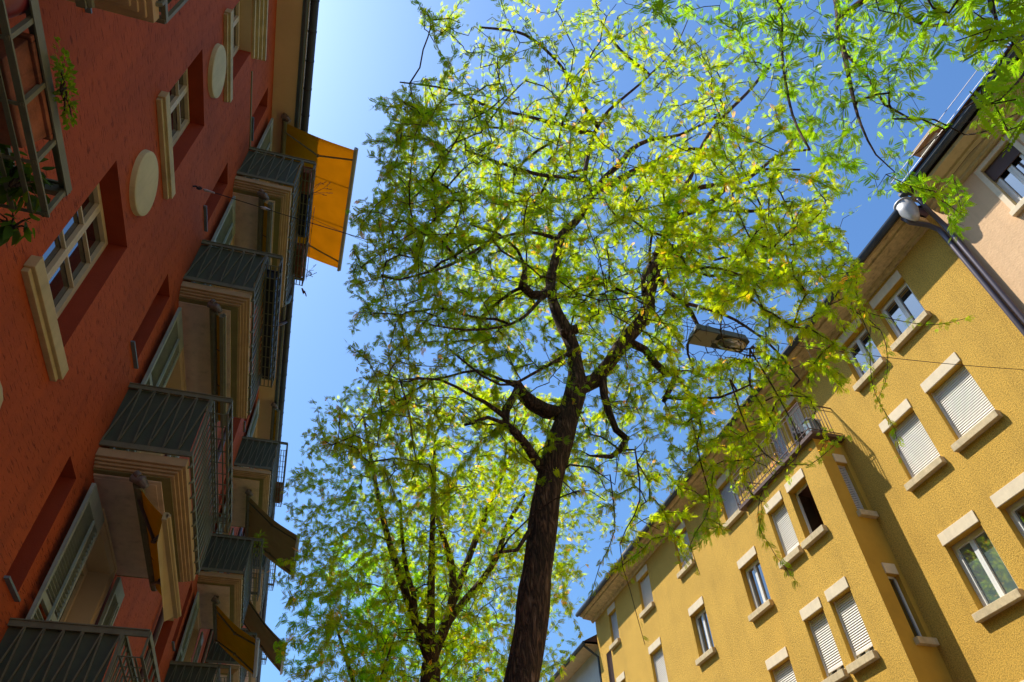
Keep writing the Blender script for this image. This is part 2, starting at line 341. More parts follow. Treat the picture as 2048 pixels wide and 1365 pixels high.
# string course, hood above the top window, medallions
MB().box(XL, XL+.02, 6.4, 8.1, 13.03, 13.08).box(XL, XL+.02, -4, 4.3, 13.03, 13.08).build('string_course', M['olive'], red)
hd = MB()
for k, (dz0, dz1, p, e) in enumerate(((0, .10, .05, 0), (.10, .19, .10, .04), (.19, .28, .15, .08), (.28, .36, .2, .12))):
    hd.box(XL, XL+p, 4.6-e, 6.12+e, 13.0+dz0, 13.0+dz1-.003)
hd.prism([(XL, 13.36), (XL+.2, 13.36), (XL+.12, 13.62), (XL, 13.8)], 4.9, 5.85)
hd.build('window_hood', M['cream'], red)
MB().prism([(XL, 3.8), (XL+.1, 3.8), (XL+.06, 4.0), (XL, 4.12)], 4.9, 5.48).build('window_hood', M['cream'], red)
for yc, zc in ((5.46, 7.50), (5.38, 10.68)):
    mb = MB(); n = 40; vs = [(XL+.06, yc+.40*math.cos(t), zc+.40*math.sin(t)) for t in [2*math.pi*k/n for k in range(n)]]
    v2 = [(XL, yc+.41*math.cos(t), zc+.41*math.sin(t)) for t in [2*math.pi*k/n for k in range(n)]]
    v3 = [(XL+.066, yc+.36*math.cos(t), zc+.36*math.sin(t)) for t in [2*math.pi*k/n for k in range(n)]]
    mb.add(v2+vs+v3, [(k, (k+1) % n, n+(k+1) % n, n+k) for k in range(n)]+[(n+k, n+(k+1) % n, 2*n+(k+1) % n, 2*n+k) for k in range(n)]+[tuple(range(2*n, 3*n))])
    mb.build('medallion', M['medallion'], red, bevel=.006)
def window(root, X, depth, h, fm, pm, sgn, sill=None, **kw):
    fr = MB(); joinery(fr, X+depth, h, sgn, **kw); o = fr.build('window', fm, root)
    x = X+depth-sgn*.01
    MB().quad((x, h[0], h[2]), (x, h[1], h[2]), (x, h[1], h[3]), (x, h[0], h[3])).build('pane', pm, o)
    if sill:
        e, p, t, sm = sill; s = MB()
        s.box(min(X, X+sgn*p), max(X, X+sgn*p), h[0]-e, h[1]+e, h[2]-t, h[2]-.002)
        if sgn > 0: s.box(X, X+sgn*(p-.035), h[0]-e+.02, h[1]+e-.02, h[2]-t-.055, h[2]-t)
        s.box(min(X+depth*.9, X), max(X+depth*.9, X), h[0]+.002, h[1]-.002, h[2]-t, h[2]+.012)
        s.build('sill', sm, o, bevel=.006)
    return o
for (a, b, c, d, cr, f) in wins:
    o = window(red, XL, -.24, (a, b, c, d), M['creamframe'], M['glass'], 1, (.14, .095, .15, M['cream']), nsash=2, rows=4)
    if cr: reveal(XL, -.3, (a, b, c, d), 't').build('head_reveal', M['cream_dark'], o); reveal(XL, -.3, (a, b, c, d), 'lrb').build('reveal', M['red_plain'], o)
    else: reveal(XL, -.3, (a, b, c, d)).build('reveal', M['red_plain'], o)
for (a, b, c, d, mir) in small:
    o = window(red, XL, -.3, (a, b, c, d), M['creamframe'], M['glass'], 1, None, nsash=1, rows=2)
    reveal(XL, -.34, (a, b, c, d)).build('reveal', M['red_plain'], o)
    MB().box(XL-.28, XL+.05, a-.03, b+.03, c-.035, c-.01).build('sill', M['teal'], o)
def shutter(root, y0, y1, z0, z1, x, tilt=0):   # folded back against the wall: frame, slats and the raised flap with its stay
    o = MB().box(x, x+.045, y0, y0+.06, z0, z1).box(x, x+.045, y1-.06, y1, z0, z1).box(x+.001, x+.044, y0+.06, y1-.06, z1-.22, z1).box(x+.001, x+.044, y0+.06, y1-.06, z0, z0+.1) \
        .box(x+.001, x+.044, y0+.06, y1-.06, (z0+z1)/2-.04, (z0+z1)/2+.04)
    o.box(x+.045, x+.075, (y0+y1)/2+.02, (y0+y1)/2+.06, z0, z1-.25)
    o = o.build('shutter', M['shutter'], root)
    s = MB(); z = z0+.1
    while z < z1-.24:
        if abs(z+.03-(z0+z1)/2) > .06:
            s.quad((x+.006, y0+.06, z+.05), (x+.006, y1-.06, z+.05), (x+.038, y1-.06, z), (x+.038, y0+.06, z))
            s.quad((x+.002, y0+.06, z), (x+.002, y1-.06, z), (x+.038, y1-.06, z), (x+.038, y0+.06, z))
        z += .055
    s.build('slats', M['shutter'], o)
    MB().bar((x+.05, y0+.2, z0+.5), (x+.13, y0+.35, z0+.52), .012, .012).tube([(x+.06, y0+.1, z0+.45), (x+.1, y0+.2, z0+.46), (x+.06, y0+.3, z0+.45)], .012, 6).build('shutter_stay', M['iron'], o)
for (a, b, c, d, mir, u0, f) in doors:
    if u0 > 30: continue
    o = window(red, XL, -.28, (a, b, c, d), M['creamframe'], M['glass'], 1, None, nsash=2, rows=3, mw_=.07); o.name = 'balcony_door'; reveal(XL, -.32, (a, b, c, d)).build('reveal', M['cream_dark'], o)
    s = MB().box(XL, XL+.05, a-.16, a, c, d).box(XL, XL+.05, b, b+.16, c, d).box(XL, XL+.05, a-.16, b+.16, d, d+.16)
    s.box(XL+.05, XL+.07, a-.16, a-.12, c, d+.16).box(XL+.05, XL+.07, b+.12, b+.16, c, d+.16).box(XL+.05, XL+.071, a-.12, b+.12, d+.12, d+.16)
    s.build('door_surround', M['cream_dark'], o)
    sh = (a-.98, a-.10, b+.12, b+.72) if not mir else (a-.72, a-.12, b+.10, b+.98)
    shutter(red, sh[0], sh[1], c+.1, d+.02, XL+.08); shutter(red, sh[2], sh[3], c+.1, d+.02, XL+.12)
# balcony prototype: wall point at x = 0, centre y = 0, rail foot z = 0
H = LB/2
def make_balcony():
    sl = MB().box(0, 1.07, -H+.03, H-.03, -.15, -.03)
    for z0, z1, x, e in ((-.185, -.15, 1.03, .07), (-.215, -.185, .99, .11), (-.245, -.215, .95, .15)): sl.box(0, x, -H+e, H-e, z0, z1)
    o = sl.build('balcony', M['brownmould'], None, local=True, bevel=.006)
    MB().box(0, .91, -H+.19, H-.19, -.262, -.245).build('underside_band', M['olive'], o, local=True)
    p = MB().box(0, .80, -H+.27, H-.27, -.285, -.262).box(0, .74, -H+.33, H-.33, -.292, -.285)
    p.build('underside_panel', M['pinkplaster'], o, local=True, bevel=.006)
    r_ = MB()
    for y in (-H, H):                           # side rails run out past the corner to carry the flower box holder
        r_.bar((0, y, .02), (1.10, y, .02), .03, .075); r_.bar((0, y, .985), (1.34, y, .985), .03, .06)
        r_.bar((0, y, 1.022), (1.34, y, 1.022), .06, .012)
        k = 0
        while (k+1)*.182 < 1.1:
            a = k*.182
            r_.bar((a, y, .04), (a+.16, y, .98), .014, .026); r_.bar((a+.182, y, .04), (a+.168, y, .98), .014, .026); k += 1
        r_.bar((1.09, y, 0), (1.09, y, 1.0), .03, .03)
    r_.bar((1.09, -H, .02), (1.09, H, .02), .035, .05); r_.bar((1.09, -H, .99), (1.09, H, .99), .04, .03)
    n = 18; st = 2*H/n
    for k in range(n):
        a = -H+k*st; r_.bar((1.09, a+.006, .04), (1.09, a+st*.92, .98), .014, .026); r_.bar((1.09, a+st, .04), (1.09, a+st*.97, .98), .014, .026)
    for k in range(9):                          # little feet between slab and rail
        y = -H+.15+k*(2*H-.3)/8; r_.tube([(1.05, y, -.09), (1.10, y, -.07), (1.10, y, 0)], .018, 6)
    r_.build('railing', M['iron'], o, local=True)
    for y in (-H+.04, H-.04): MB().quad((.0, y, .05), (1.05, y, .05), (1.05, y, .97), (.0, y, .97)).build('perforated_screen', M['perf'], o, local=True)
    b = MB(); b.bar((1.33, -H, 1.0), (1.33, H, 1.0), .05, .012); b.bar((1.352, -H, .985), (1.352, H, .985), .008, .06)
    b.bar((1.34, -H, .76), (1.34, H, .76), .03, .012)
    for x in (1.13, 1.2, 1.28): b.bar((x, -H+.02, .745), (x, H-.02, .745), .022, .008)
    for k in range(12):
        y = -H+.02+k*(2*H-.04)/11
        b.bar((1.34, y, .75), (1.34, y, 1.0), .022, .022); b.bar((1.1, y, .752), (1.34, y, .752), .016, .008)
        if k in (0, 11): b.bar((1.1, y, .75), (1.1, y, 1.0), .02, .02)
    b.build('flower_box_holder', M['iron'], o, local=True)
    return o
proto = make_balcony(); first = True
for u0, mir in MODS:
    for f, (zs_, zr) in enumerate(FL):
        loc = Vector((XL, u0+H, zr+EYE))-rootloc(red)
        if first: proto.parent = red; proto.location = loc; first = False
        else:
            o = copy_tree(proto, red, loc)
            
def awning(root, y0, y1, xh, zh, xf, zf, m, elbow=.0, headx=None, label=None, drop=0.0, slabz=None):
    o = MB().tube([(xh, y0, zh), (xh, y1, zh)], .06, 10).box(xh-.07, xh+.02, y0, y1, zh+.0, zh+.075).build('awning', M['iron'], root, smooth=False)
    if label: o['label'] = label
    d = np.array([xf-xh, 0, zf-zh]); nn = np.array([-d[2], 0, d[0]]); nn = nn/np.linalg.norm(nn)*.003
    a, b = np.array([xh, y0+.06, zh]), np.array([xh, y1-.06, zh]); N = 12; K = 24; mb = MB(); vs = []; L = np.linalg.norm(d)
    for i in range(N+1):
        t = i/N
        for k in range(K+1):                    # sag between the bars and slack folds running down the cloth
            q = k/K; sg = -L*math.sin(math.pi*t)*(.030+.012*math.cos(q*19+y0)+.010*math.sin(q*41+3*t))
            p = a+(b-a)*q+d*t+np.array([0, 0, sg]); vs += [p+nn, p-nn]
    for i in range(N):
        for k in range(K):
            o0 = 2*(i*(K+1)+k); o1 = o0+2; o2 = o0+2*(K+1); o3 = o2+2
            mb.f += [(o0, o1, o3, o2), (o0+1, o2+1, o3+1, o1+1)]
            if k == 0: mb.f.append((o0, o2, o2+1, o0+1))
            if k == K-1: mb.f.append((o1, o1+1, o3+1, o3))
    mb.v = [tuple(map(float, p)) for p in vs]
    mb.build('awning_cloth', m, o, smooth=True)
    for t in (.3, .62):                         # sewn seams of the cloth
        y = y0+(y1-y0)*t; MB().bar((xh, y, zh-.02), (xf, y, zf-.01), .02, .004).build('seam', M['brownboard'], o)
    fb = MB().box(xf-.025, xf+.035, y0, y1, zf-.055, zf+.045); fb.tube([(xf+.04, y0, zf), (xf+.04, y1, zf)], .03, 8)
    if drop: fb.quad((xf-.02, y0+.05, zf-.05), (xf-.02, y1-.05, zf-.05), (xf-.10, y1-.2, zf-drop*.9), (xf-.04, y0+.3, zf-drop))
    fb.build('front_bar', (M['alu'] if np.linalg.norm(d) > .3 else M['iron']) if not drop else M['awnwhite'], o)
    for ya, s in ((y0+.25, 1), (y1-.25, -1)) if np.linalg.norm(d) > .3 else ():
        L = np.linalg.norm(d); em = np.array([xh+d[0]*.5, ya+s*max(.12, .75-L*.28), zh+d[2]*.5-.09])
        ar = MB().tube([(xh, ya, zh-.06), em], .022, 6).tube([em, (xf, ya+s*.05, zf-.03)], .022, 6).tube([em+np.array([0, 0, -.03]), em+np.array([0, 0, .03])], .035, 8)
        ar.build('awning_arm', M['iron'] if not drop else M['pipe'], o)
    if slabz is not None:
        MB().box(xh-.09, xh+.05, y1-.14, y1-.02, zh+.04, slabz).build('awning_bracket', M['bronze'], o, bevel=.008)
        hb = MB().box(xh-.08, xh+.05, y0-.02, y0+.12, zh+.04, slabz).tube([(xh-.10, y0-.06, zh+.05), (xh+.04, y0-.06, zh+.02), (xh+.11, y0-.02, zh-.04)], [.05, .065, .04], 10)
        hb.tube([(xh-.06, y0-.1, zh+.1), (xh+.0, y0-.1, zh+.05)], .045, 10)
        hb.build('awning_bracket', M['bronze'], o, bevel=.008)
    return o
awning(red, 8.2, 11.05, -2.36, 5.0, -1.93, 4.62, M['awn'], label='half rolled awning with a cream valance hanging from its bar', drop=.22, slabz=5.13)
awning(red, 8.2, 11.05, -2.36, 8.3, -2.22, 8.22, M['awn'], slabz=8.43, label='rolled up awning below the third balcony')
awning(red, 8.2, 11.05, -2.36, 11.6, -2.2, 11.5, M['awn'], slabz=11.73)
awning(red, 8.35, 12.05, -2.62, 15.03, -.94, 14.55, M['awn'], label='orange awning glowing in the sun under the eaves', slabz=15.13)
awning(red, 18.75, 21.4, -2.4, 11.55, -.76, 10.45, M['awnbrown'], slabz=11.73)
awning(red, 18.75, 21.3, -2.45, 8.25, -1.2, 7.40, M['awn'], slabz=8.43)
awning(red, 18.75, 21.3, -2.4, 14.95, -2.25, 14.85, M['awn'], slabz=15.12)
awning(red, 25.1, 27.9, -2.4, 11.55, -.66, 9.85, M['awnbrown'], slabz=11.73)
awning(red, -.5, 2.25, -2.34, 5.0, -2.2, 4.93, M['awn'], slabz=5.13)
dp = MB()
for y in (14.9, 22.9):
    dp.tube([(XL+.09, y, -1.6), (XL+.09, y, 14.6), (XL+.14, y, 14.85), (-2.4, y, 15.0), (-2.26, y, 15.16)], .055, 10)
dp.build('downpipe', M['pipe'], red, smooth=True)
v = MB().box(XL+.001, XL+.02, 11.42, 11.60, 4.75, 5.12)
for k in range(7): v.box(XL+.02, XL+.035, 11.44, 11.58, 4.79+k*.045, 4.805+k*.045)
v.build('vent_grille', M['darkiron'], red)
MB().tube([(-2.2, 13.85, 15.16), (-2.2, 13.85, 14.9), (-2.3, 13.85, 14.72), (-2.75, 13.85, 14.66)], .045, 8).build('overflow_pipe', M['teal'], red, smooth=True)

# ================================================================ YELLOW BUILDING
XR = 12.6
yel = empty('yellow_building', (XR, 17, -1.6), 'ochre yellow roughcast apartment building with cream lintels and a balconied bay', 'building')
YU0, YU1, XB = 5.92, 28.5, 11.73
BU0, BU1 = 11.3, 14.68
rows = [(11.60, 12.93), (8.58, 10.03), (5.58, 7.02), (2.6, 4.02), (-.4, 1.0)]
cols = [(7.38, 8.47), (8.98, 9.98), (15.98, 17.0), (19.4, 20.42), (22.78, 23.8), (26.2, 27.0)]
top_extra = [(12.15, 12.92), (13.2, 13.75)]
yh = []; W = []
for r_, (zb, zt) in enumerate(rows):
    for c, (a, b) in enumerate(cols): W.append((XR, a, b, zb, zt, r_, c)); yh.append((a, b, zb, zt))
for k, (a, b) in enumerate(top_extra): yh.append((a, b, 10.9, 12.98))
yh.append((27.2, 27.75, 9.9, 11.55))
YW = wall(XR, -1, YU0, BU0, -1.6, 13.6, [h for h in yh if h[0] < BU0])
for seg in ((BU0, BU1, 10.7, 13.6), (BU1, YU1, -1.6, 13.6)):
    q = wall(XR, -1, *seg, [h for h in yh if h[0] > seg[0] and h[1] < seg[1] and h[2] > seg[2]]); YW.add(q.v, q.f)
YW.quad((XR, YU1, -1.6), (22, YU1, -1.6), (22, YU1, 13.6), (XR, YU1, 13.6)); YW.quad((22, YU0, -1.6), (22, YU1, -1.6), (22, YU1, 13.6), (22, YU0, 13.6))
YW.quad((XR, YU0, -1.6), (22, YU0, -1.6), (22, YU0, 13.6), (XR, YU0, 13.6))
bh = [(a, b, zb, zt) for (zb, zt) in rows[1:] for (a, b) in ((12.07, 12.85), (13.13, 13.91))]
q = wall(XB, -1, BU0, BU1, -1.6, 10.7, bh); YW.add(q.v, q.f)
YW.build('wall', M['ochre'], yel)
# bay cheeks with their narrow windows
bs = MB(); sx = (12.14, 12.47)
for y in (BU0, BU1):
    zc = [-1.6]+[z for (zb, zt) in rows[1:][::-1] for z in (zb, zt)]+[10.7]
    for a, b in zip(zc[::2], zc[1::2]): bs.quad((XB, y, a), (XR, y, a), (XR, y, b), (XB, y, b))
    for a, b in zip(zc[1::2], zc[2::2]):
        for x0, x1 in ((XB, sx[0]), (sx[1], XR)): bs.quad((x0, y, a), (x1, y, a), (x1, y, b), (x0, y, b))
bs.quad((XB, BU0, 10.7), (XR, BU0, 10.7), (XR, BU1, 10.7), (XB, BU1, 10.7))
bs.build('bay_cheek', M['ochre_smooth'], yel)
def cheek_reveal(zb, zt, y, dy, o):
        rv = MB(); rv.quad((sx[0], y, zb), (sx[0], y+dy, zb), (sx[0], y+dy, zt), (sx[0], y, zt)); rv.quad((sx[1], y, zb), (sx[1], y+dy, zb), (sx[1], y+dy, zt), (sx[1], y, zt))
        rv.quad((sx[0], y, zt), (sx[0], y+dy, zt), (sx[1], y+dy, zt), (sx[1], y, zt))
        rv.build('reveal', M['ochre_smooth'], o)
def blind(X, h, m, parent, low=None, dx=-1):
    u0, u1, z0, z1 = h; mb = MB(); z = low if low else z0; n = int((z1-z)/.052); st = (z1-z)/n
    if low: mb.box(X-.03, X+.0, u0+.01, u1-.01, z-.05, z)
    for k in range(n):
        a = z+k*st
        mb.quad((X-.03, u0, a+.006), (X-.03, u1, a+.006), (X-.008, u1, a+st), (X-.008, u0, a+st))
        mb.quad((X-.03, u0, a+.006), (X-.03, u1, a+.006), (X+.008, u1, a), (X+.008, u0, a))
        mb.quad((X+.002, u0, a-.002), (X+.002, u1, a-.002), (X+.002, u1, a+.014), (X+.002, u0, a+.014))
    mb.box(X-.045, X+.0, u0, u0+.03, z0, z1); mb.box(X-.045, X+.0, u1-.03, u1, z0, z1)
    return mb.build('roller_blind', m, parent)
def ywin(X, h, style, sill=True, lint=True):
    u0, u1, z0, z1 = h; low = None
    if style == 'open':
        fr = MB(); x = X+.2
        fr.box(x, x+.05, u0, u0+.05, z0, z1).box(x, x+.05, u1-.05, u1, z0, z1).box(x, x+.05, u0, u1, z1-.05, z1)
        o = fr.build('window', M['white'], yel)
        MB().quad((X+1.2, u0-.6, z0-.5), (X+1.2, u1+.6, z0-.5), (X+1.2, u1+.6, z1+.3), (X+1.2, u0-.6, z1+.3)).quad((X+.26, u0-.6, z1+.3), (X+1.2, u0-.6, z1+.3), (X+1.2, u1+.6, z1+.3), (X+.26, u1+.6, z1+.3)) \
            .quad((X+.26, u1+.6, z0-.5), (X+1.2, u1+.6, z0-.5), (X+1.2, u1+.6, z1+.3), (X+.26, u1+.6, z1+.3)).quad((X+.26, u0-.6, z0-.5), (X+1.2, u0-.6, z0-.5), (X+1.2, u0-.6, z1+.3), (X+.26, u0-.6, z1+.3)) \
            .quad((X+.26, u0-.6, z0-.5), (X+1.2, u0-.6, z0-.5), (X+1.2, u1+.6, z0-.5), (X+.26, u1+.6, z0-.5)).build('room_beyond', M['room'], o)
        MB().quad((X+.24, u1-.05, z0), (X+.62, u1-.02, z0), (X+.62, u1-.02, z1-.05), (X+.24, u1-.05, z1-.05)).build('open_sash', M['glass'], o)
    else:
        fr = MB(); joinery(fr, X+.2, h, -1, nsash=2 if u1-u0 > .7 else 1, rows=1, fw=.06, mw_=.055)
        o = fr.build('window', M['white'], yel); x = X+.21
        pm = M['glasscurtain'] if style == 'curtain' else M['glass']
        MB().quad((x, u0, z0), (x, u1, z0), (x, u1, z1), (x, u0, z1)).build('pane', pm, o)
    if style in ('blind', 'half', 'grey'):
        blind(X+.16, h, M['greyblind'] if style == 'grey' else M['blind'], o, low=(z0+.24 if style == 'half' else None))
    if style == 'third':
        MB().box(X+.12, X+.15, u0+.02, u1-.02, z0+(z1-z0)*.62, z1).build('roller_blind', M['brownboard'], o)
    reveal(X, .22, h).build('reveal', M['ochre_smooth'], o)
    if lint: MB().box(X-.03, X-.002, u0-.01, u1+.02, z1-.0, z1+.26).build('lintel', M['stone'], o, bevel=.008)
    if sill: MB().box(X-.13, X+.19, u0-.06, u1+.10, z0-.16, z0+.003).build('sill', M['sill'], o, bevel=.01)
styles = {(0, 0): 'plain', (0, 1): 'plain', (1, 0): 'blind', (1, 1): 'blind', (2, 0): 'plain', (2, 1): 'curtain', (0, 2): 'grey', (0, 3): 'grey', (0, 4): 'half', (0, 5): 'grey',
          (1, 2): 'plain', (1, 3): 'plain', (1, 4): 'blind', (1, 5): 'plain', (2, 2): 'blind', (2, 3): 'blind'}
for X, a, b, zb, zt, r_, c in W:
    if r_ == 0 and c == 0: pass
    ywin(X, (a, b, zb, zt), styles.get((r_, c), 'plain'))
for k, (a, b) in enumerate(top_extra): ywin(XR, (a, b, 10.9, 12.98), 'blind' if k == 0 else 'grey', sill=False)
bst = ['open', 'half', 'half', 'half', 'plain', 'plain', 'plain', 'plain']
for h, s in zip(bh, bst): ywin(XB, h, s)
for r_, (zb, zt) in enumerate(rows[1:]):
    for y, dy in ((BU0, 1), (BU1, -1)):
        o = MB().box(sx[0], sx[0]+.04, y+dy*.14-.02, y+dy*.14+.02, zb, zt).box(sx[1]-.04, sx[1], y+dy*.14-.02, y+dy*.14+.02, zb, zt).box(sx[0], sx[1], y+dy*.14-.02, y+dy*.14+.02, zt-.04, zt).build('cheek_window', M['white'], yel)
        MB().quad((sx[0], y+dy*.15, zb), (sx[1], y+dy*.15, zb), (sx[1], y+dy*.15, zt), (sx[0], y+dy*.15, zt)).build('pane', M['glass'], o)
        cheek_reveal(zb, zt, y, dy*.16, o)
        if r_ == 0:
            m_ = MB()
            for k in range(28): m_.quad((sx[0], y+dy*.10, zb+k*.052), (sx[1], y+dy*.10, zb+k*.052), (sx[1], y+dy*.12, zb+k*.052+.05), (sx[0], y+dy*.12, zb+k*.052+.05))
            m_.build('roller_blind', M['blind'], o)
        a, b = sorted((y-dy*.03, y+dy*.1)); MB().box(sx[0]-.01, sx[1]-.01, min(y, y-dy*.03), max(y, y-dy*.03), zt, zt+.24).build('lintel', M['stone'], o)
        a, b = sorted((y-dy*.12, y+dy*.13)); MB().box(sx[0]-.06, sx[1]+.1, a, b, zb-.14, zb).build('sill', M['sill'], o)
gr = MB().box(XR+.1, XR+.12, 27.2, 27.75, 9.9, 11.55)
for k in range(7): gr.bar((XR+.02, 27.24+k*.078, 9.92), (XR+.02, 27.24+k*.078, 11.53), .018, .018)
gr.build('barred_window', M['rustiron'], yel)
# eaves
E0, E1 = 6.05, 28.75
c_ = MB().prism([(XR, 13.30), (XR-.07, 13.32), (XR-.11, 13.42), (XR-.5, 13.47), (XR-.52, 13.53), (XR-.62, 13.55), (XR-.62, 13.7), (XR, 13.7)], E0, E1).build('cornice', M['cornice'], yel)
yr = MB().quad((XR-.80, E0, 13.72), (XR-.80, E1, 13.72), (17.3, E1, 16.6), (17.3, E0, 16.6)).quad((22.4, E0, 13.5), (22.4, E1, 13.5), (17.3, E1, 16.6), (17.3, E0, 16.6))
yr.quad((XR-.80, E0, 13.718), (XR-.80, E1, 13.718), (XR, E1, 13.716), (XR, E0, 13.716)).quad((XR-.8, E1, 13.6), (22.4, E1, 13.4), (17.3, E1, 16.6)).quad((XR-.8, E0, 13.6), (22.4, E0, 13.4), (17.3, E0, 16.6)).build('roof', M['roof'], yel)
roof = yel.children[-1]
MB().box(XR-.66, XR-.625, E0, E1, 13.56, 13.70).build('fascia', M['brownmould'], roof)
MB().tube([(XR-.76, E0, 13.62), (XR-.76, E1, 13.62)], .09, 12).build('gutter', M['gutter'], roof, smooth=True)
MB().box(13.6, 14.5, 25.5, 26.6, 14.3, 15.6).box(13.5, 14.6, 25.4, 26.7, 15.6, 15.75).build('chimney', M['brownmould'], roof)
MB().box(12.9, 13.4, 5.3, 5.75, 14.1, 14.7).build('chimney', M['hopper'], roof)
# hopper and twin downpipes at the joint between the buildings
hp = MB().tube([(11.98, 5.93, 13.15), (11.98, 5.93, 13.25), (11.95, 5.93, 13.45), (11.93, 5.93, 13.72)], [.07, .12, .2, .21], 20).tube([(11.93, 5.93, 13.70), (11.93, 5.93, 13.74)], .23, 20).build('rain_hopper', M['hopper'], yel, smooth=True)
MB().tube([(11.95, 6.15, 13.5), (12.05, 6.12, 13.3), (12.3, 5.98, 13.1), (12.48, 5.93, 12.9), (12.5, 5.93, 12.5), (12.5, 5.93, -1.6)], .062, 10).build('downpipe', M['pipe'], yel, smooth=True)
MB().tube([(11.95, 5.6, 13.55), (12.2, 5.7, 13.2), (12.46, 5.77, 12.9), (12.47, 5.77, 12.5), (12.47, 5.77, -1.6)], .055, 10).build('downpipe', M['pipe'], yel, smooth=True)
# bay balcony
bal = MB().box(XB-.14, XR, BU0-.2, BU1+.2, 10.702, 10.80).build('bay_balcony', M['rustiron'], yel)
rl = MB(); x0, y0, y1 = XB-.16, BU0-.16, BU1+.16; zt = 11.76
rl.bar((x0, y0, zt), (x0, y1, zt), .035, .02); rl.bar((x0, y0, zt-.13), (x0, y1, zt-.13), .015, .015); rl.bar((x0, y0, 10.88), (x0, y1, 10.88), .02, .02)
for y in (y0, y1):
    rl.bar((x0, y, zt), (XR, y, zt), .035, .02); rl.bar((x0, y, zt-.13), (XR, y, zt-.13), .015, .015); rl.bar((x0, y, 10.88), (XR, y, 10.88), .02, .02)
    for k in range(8): rl.bar((x0+.11*k, y, 10.8), (x0+.11*k, y, zt), .014, .014)
for k in range(25):
    y = y0+(y1-y0)*k/24; rl.bar((x0, y, 10.8), (x0, y, zt-(.13 if k % 6 else 0)), .026 if k % 6 == 0 else .013, .013)
for k in range(4):                              # scrolls
    for zc, rr in ((11.1, .09), (11.45, .06)):
        yc = y0+(y1-y0)*(k+.5)/4
        for s in (-1, 1): rl.tube([(x0, yc+s*rr+s*rr*(1-t/14)*math.cos(t*.75), zc+rr*(1-t/14)*math.sin(t*.75)) for t in range(11)], .008, 4)
for k in (1, 2, 3):
    y = y0+(y1-y0)*k/4
    for s in range(5): rl.tube([(x0, y+.045*math.cos(s*1.256), zt-.06+.045*math.sin(s*1.256)), (x0, y, zt-.06)], .018, 5)
rl.build('railing', M['rustiron'], bal)

# ================================================================ PEACH BUILDING
pea = empty('peach_building', (XR, 0, -1.6), 'peach rendered building with stepped cream cornice beside the downpipes', 'building')
ph = [(a, b, zb, zt) for (a, b) in ((3.72, 4.50), (2.45, 3.45), (0.2, 1.2), (-2.2, -1.2)) for zb, zt in ((11.72, 13.2), (8.7, 10.2), (5.7, 7.2), (2.7, 4.2))]
P0 = -14; XP = XR-.02
q = wall(XP, -1, P0, 5.90, -1.6, 13.9, ph); q.quad((XP, 5.9, -1.6), (22, 5.9, -1.6), (22, 5.9, 13.9), (XP, 5.9, 13.9)).quad((22, P0, -1.6), (22, 5.9, -1.6), (22, 5.9, 13.9), (22, P0, 13.9)).quad((XP, P0, -1.6), (22, P0, -1.6), (22, P0, 13.9), (XP, P0, 13.9))
q.build('wall', M['peach'], pea)
for h in ph:
    o = window(pea, XP, .16, h, M['white'], M['glass'], -1, None, nsash=2, rows=1, mw_=.06)
    a, b, c, d = h; reveal(XP, .2, h).build('reveal', M['cream'], o)
    MB().box(XP-.03, XP+.0, a-.11, a, c, d+.11).box(XP-.03, XP, b, b+.11, c, d+.11).box(XP-.03, XP, a, b, d, d+.11).build('frame_surround', M['stone'], o)
    MB().box(XP-.11, XP+.15, a-.15, b+.15, c-.13, c+.002).build('sill', M['stone'], o, bevel=.008)
    MB().box(XP+.08, XP+.11, a+.01, b-.01, d-.42, d).build('roller_blind', M['brownboard'], o)
prof = [(XP, 13.38), (XP-.10, 13.40), (XP-.12, 13.46), (XP-.22, 13.48), (XP-.24, 13.54), (XP-.34, 13.56), (XP-.36, 13.62), (XP-.62, 13.64), (XP-.64, 13.72), (XP, 13.9)]
MB().prism(prof, P0, 5.75).build('cornice', M['cream'], pea)
pr = MB().quad((XP-.9, P0, 13.93), (XP-.9, 5.75, 13.93), (17.3, 5.75, 17.0), (17.3, P0, 17.0)).quad((22.4, P0, 13.8), (22.4, 5.75, 13.8), (17.3, 5.75, 17.0), (17.3, P0, 17.0)) \
    .quad((XP-.9, P0, 13.928), (XP-.9, 5.75, 13.928), (XP, 5.75, 13.91), (XP, P0, 13.91)).quad((XP-.8, 5.75, 13.9), (22.4, 5.75, 13.7), (17.3, 5.75, 17.0)).build('roof', M['roof'], pea)
MB().prism([(XP-.80, 13.92), (XP-.84, 13.89), (XP-.84, 13.81), (XP-.80, 13.76), (XP-.72, 13.75), (XP-.66, 13.79), (XP-.66, 13.92)], P0, 5.8).build('gutter', M['gutter'], pr)
MB().bar((XP-.90, P0, 13.98), (XP-.90, 5.7, 13.98), .007, .007).build('snow_guard_rod', M['alu'], pr)
MB().bar((XP-1.02, P0, 14.12), (XP-1.02, 5.7, 14.12), .01, .01).build('lightning_rod_wire', M['pipe'], pr)
MB().box(12.35, 13.0, 4.5, 5.08, 13.7, 14.95).build('chimney', M['peach'], pr)
MB().prism([(12.22, 14.95), (13.13, 14.95), (13.13, 15.0), (12.68, 15.25), (12.22, 15.0)], 4.4, 5.18).build('chimney_cap', M['brownmould'], pr)
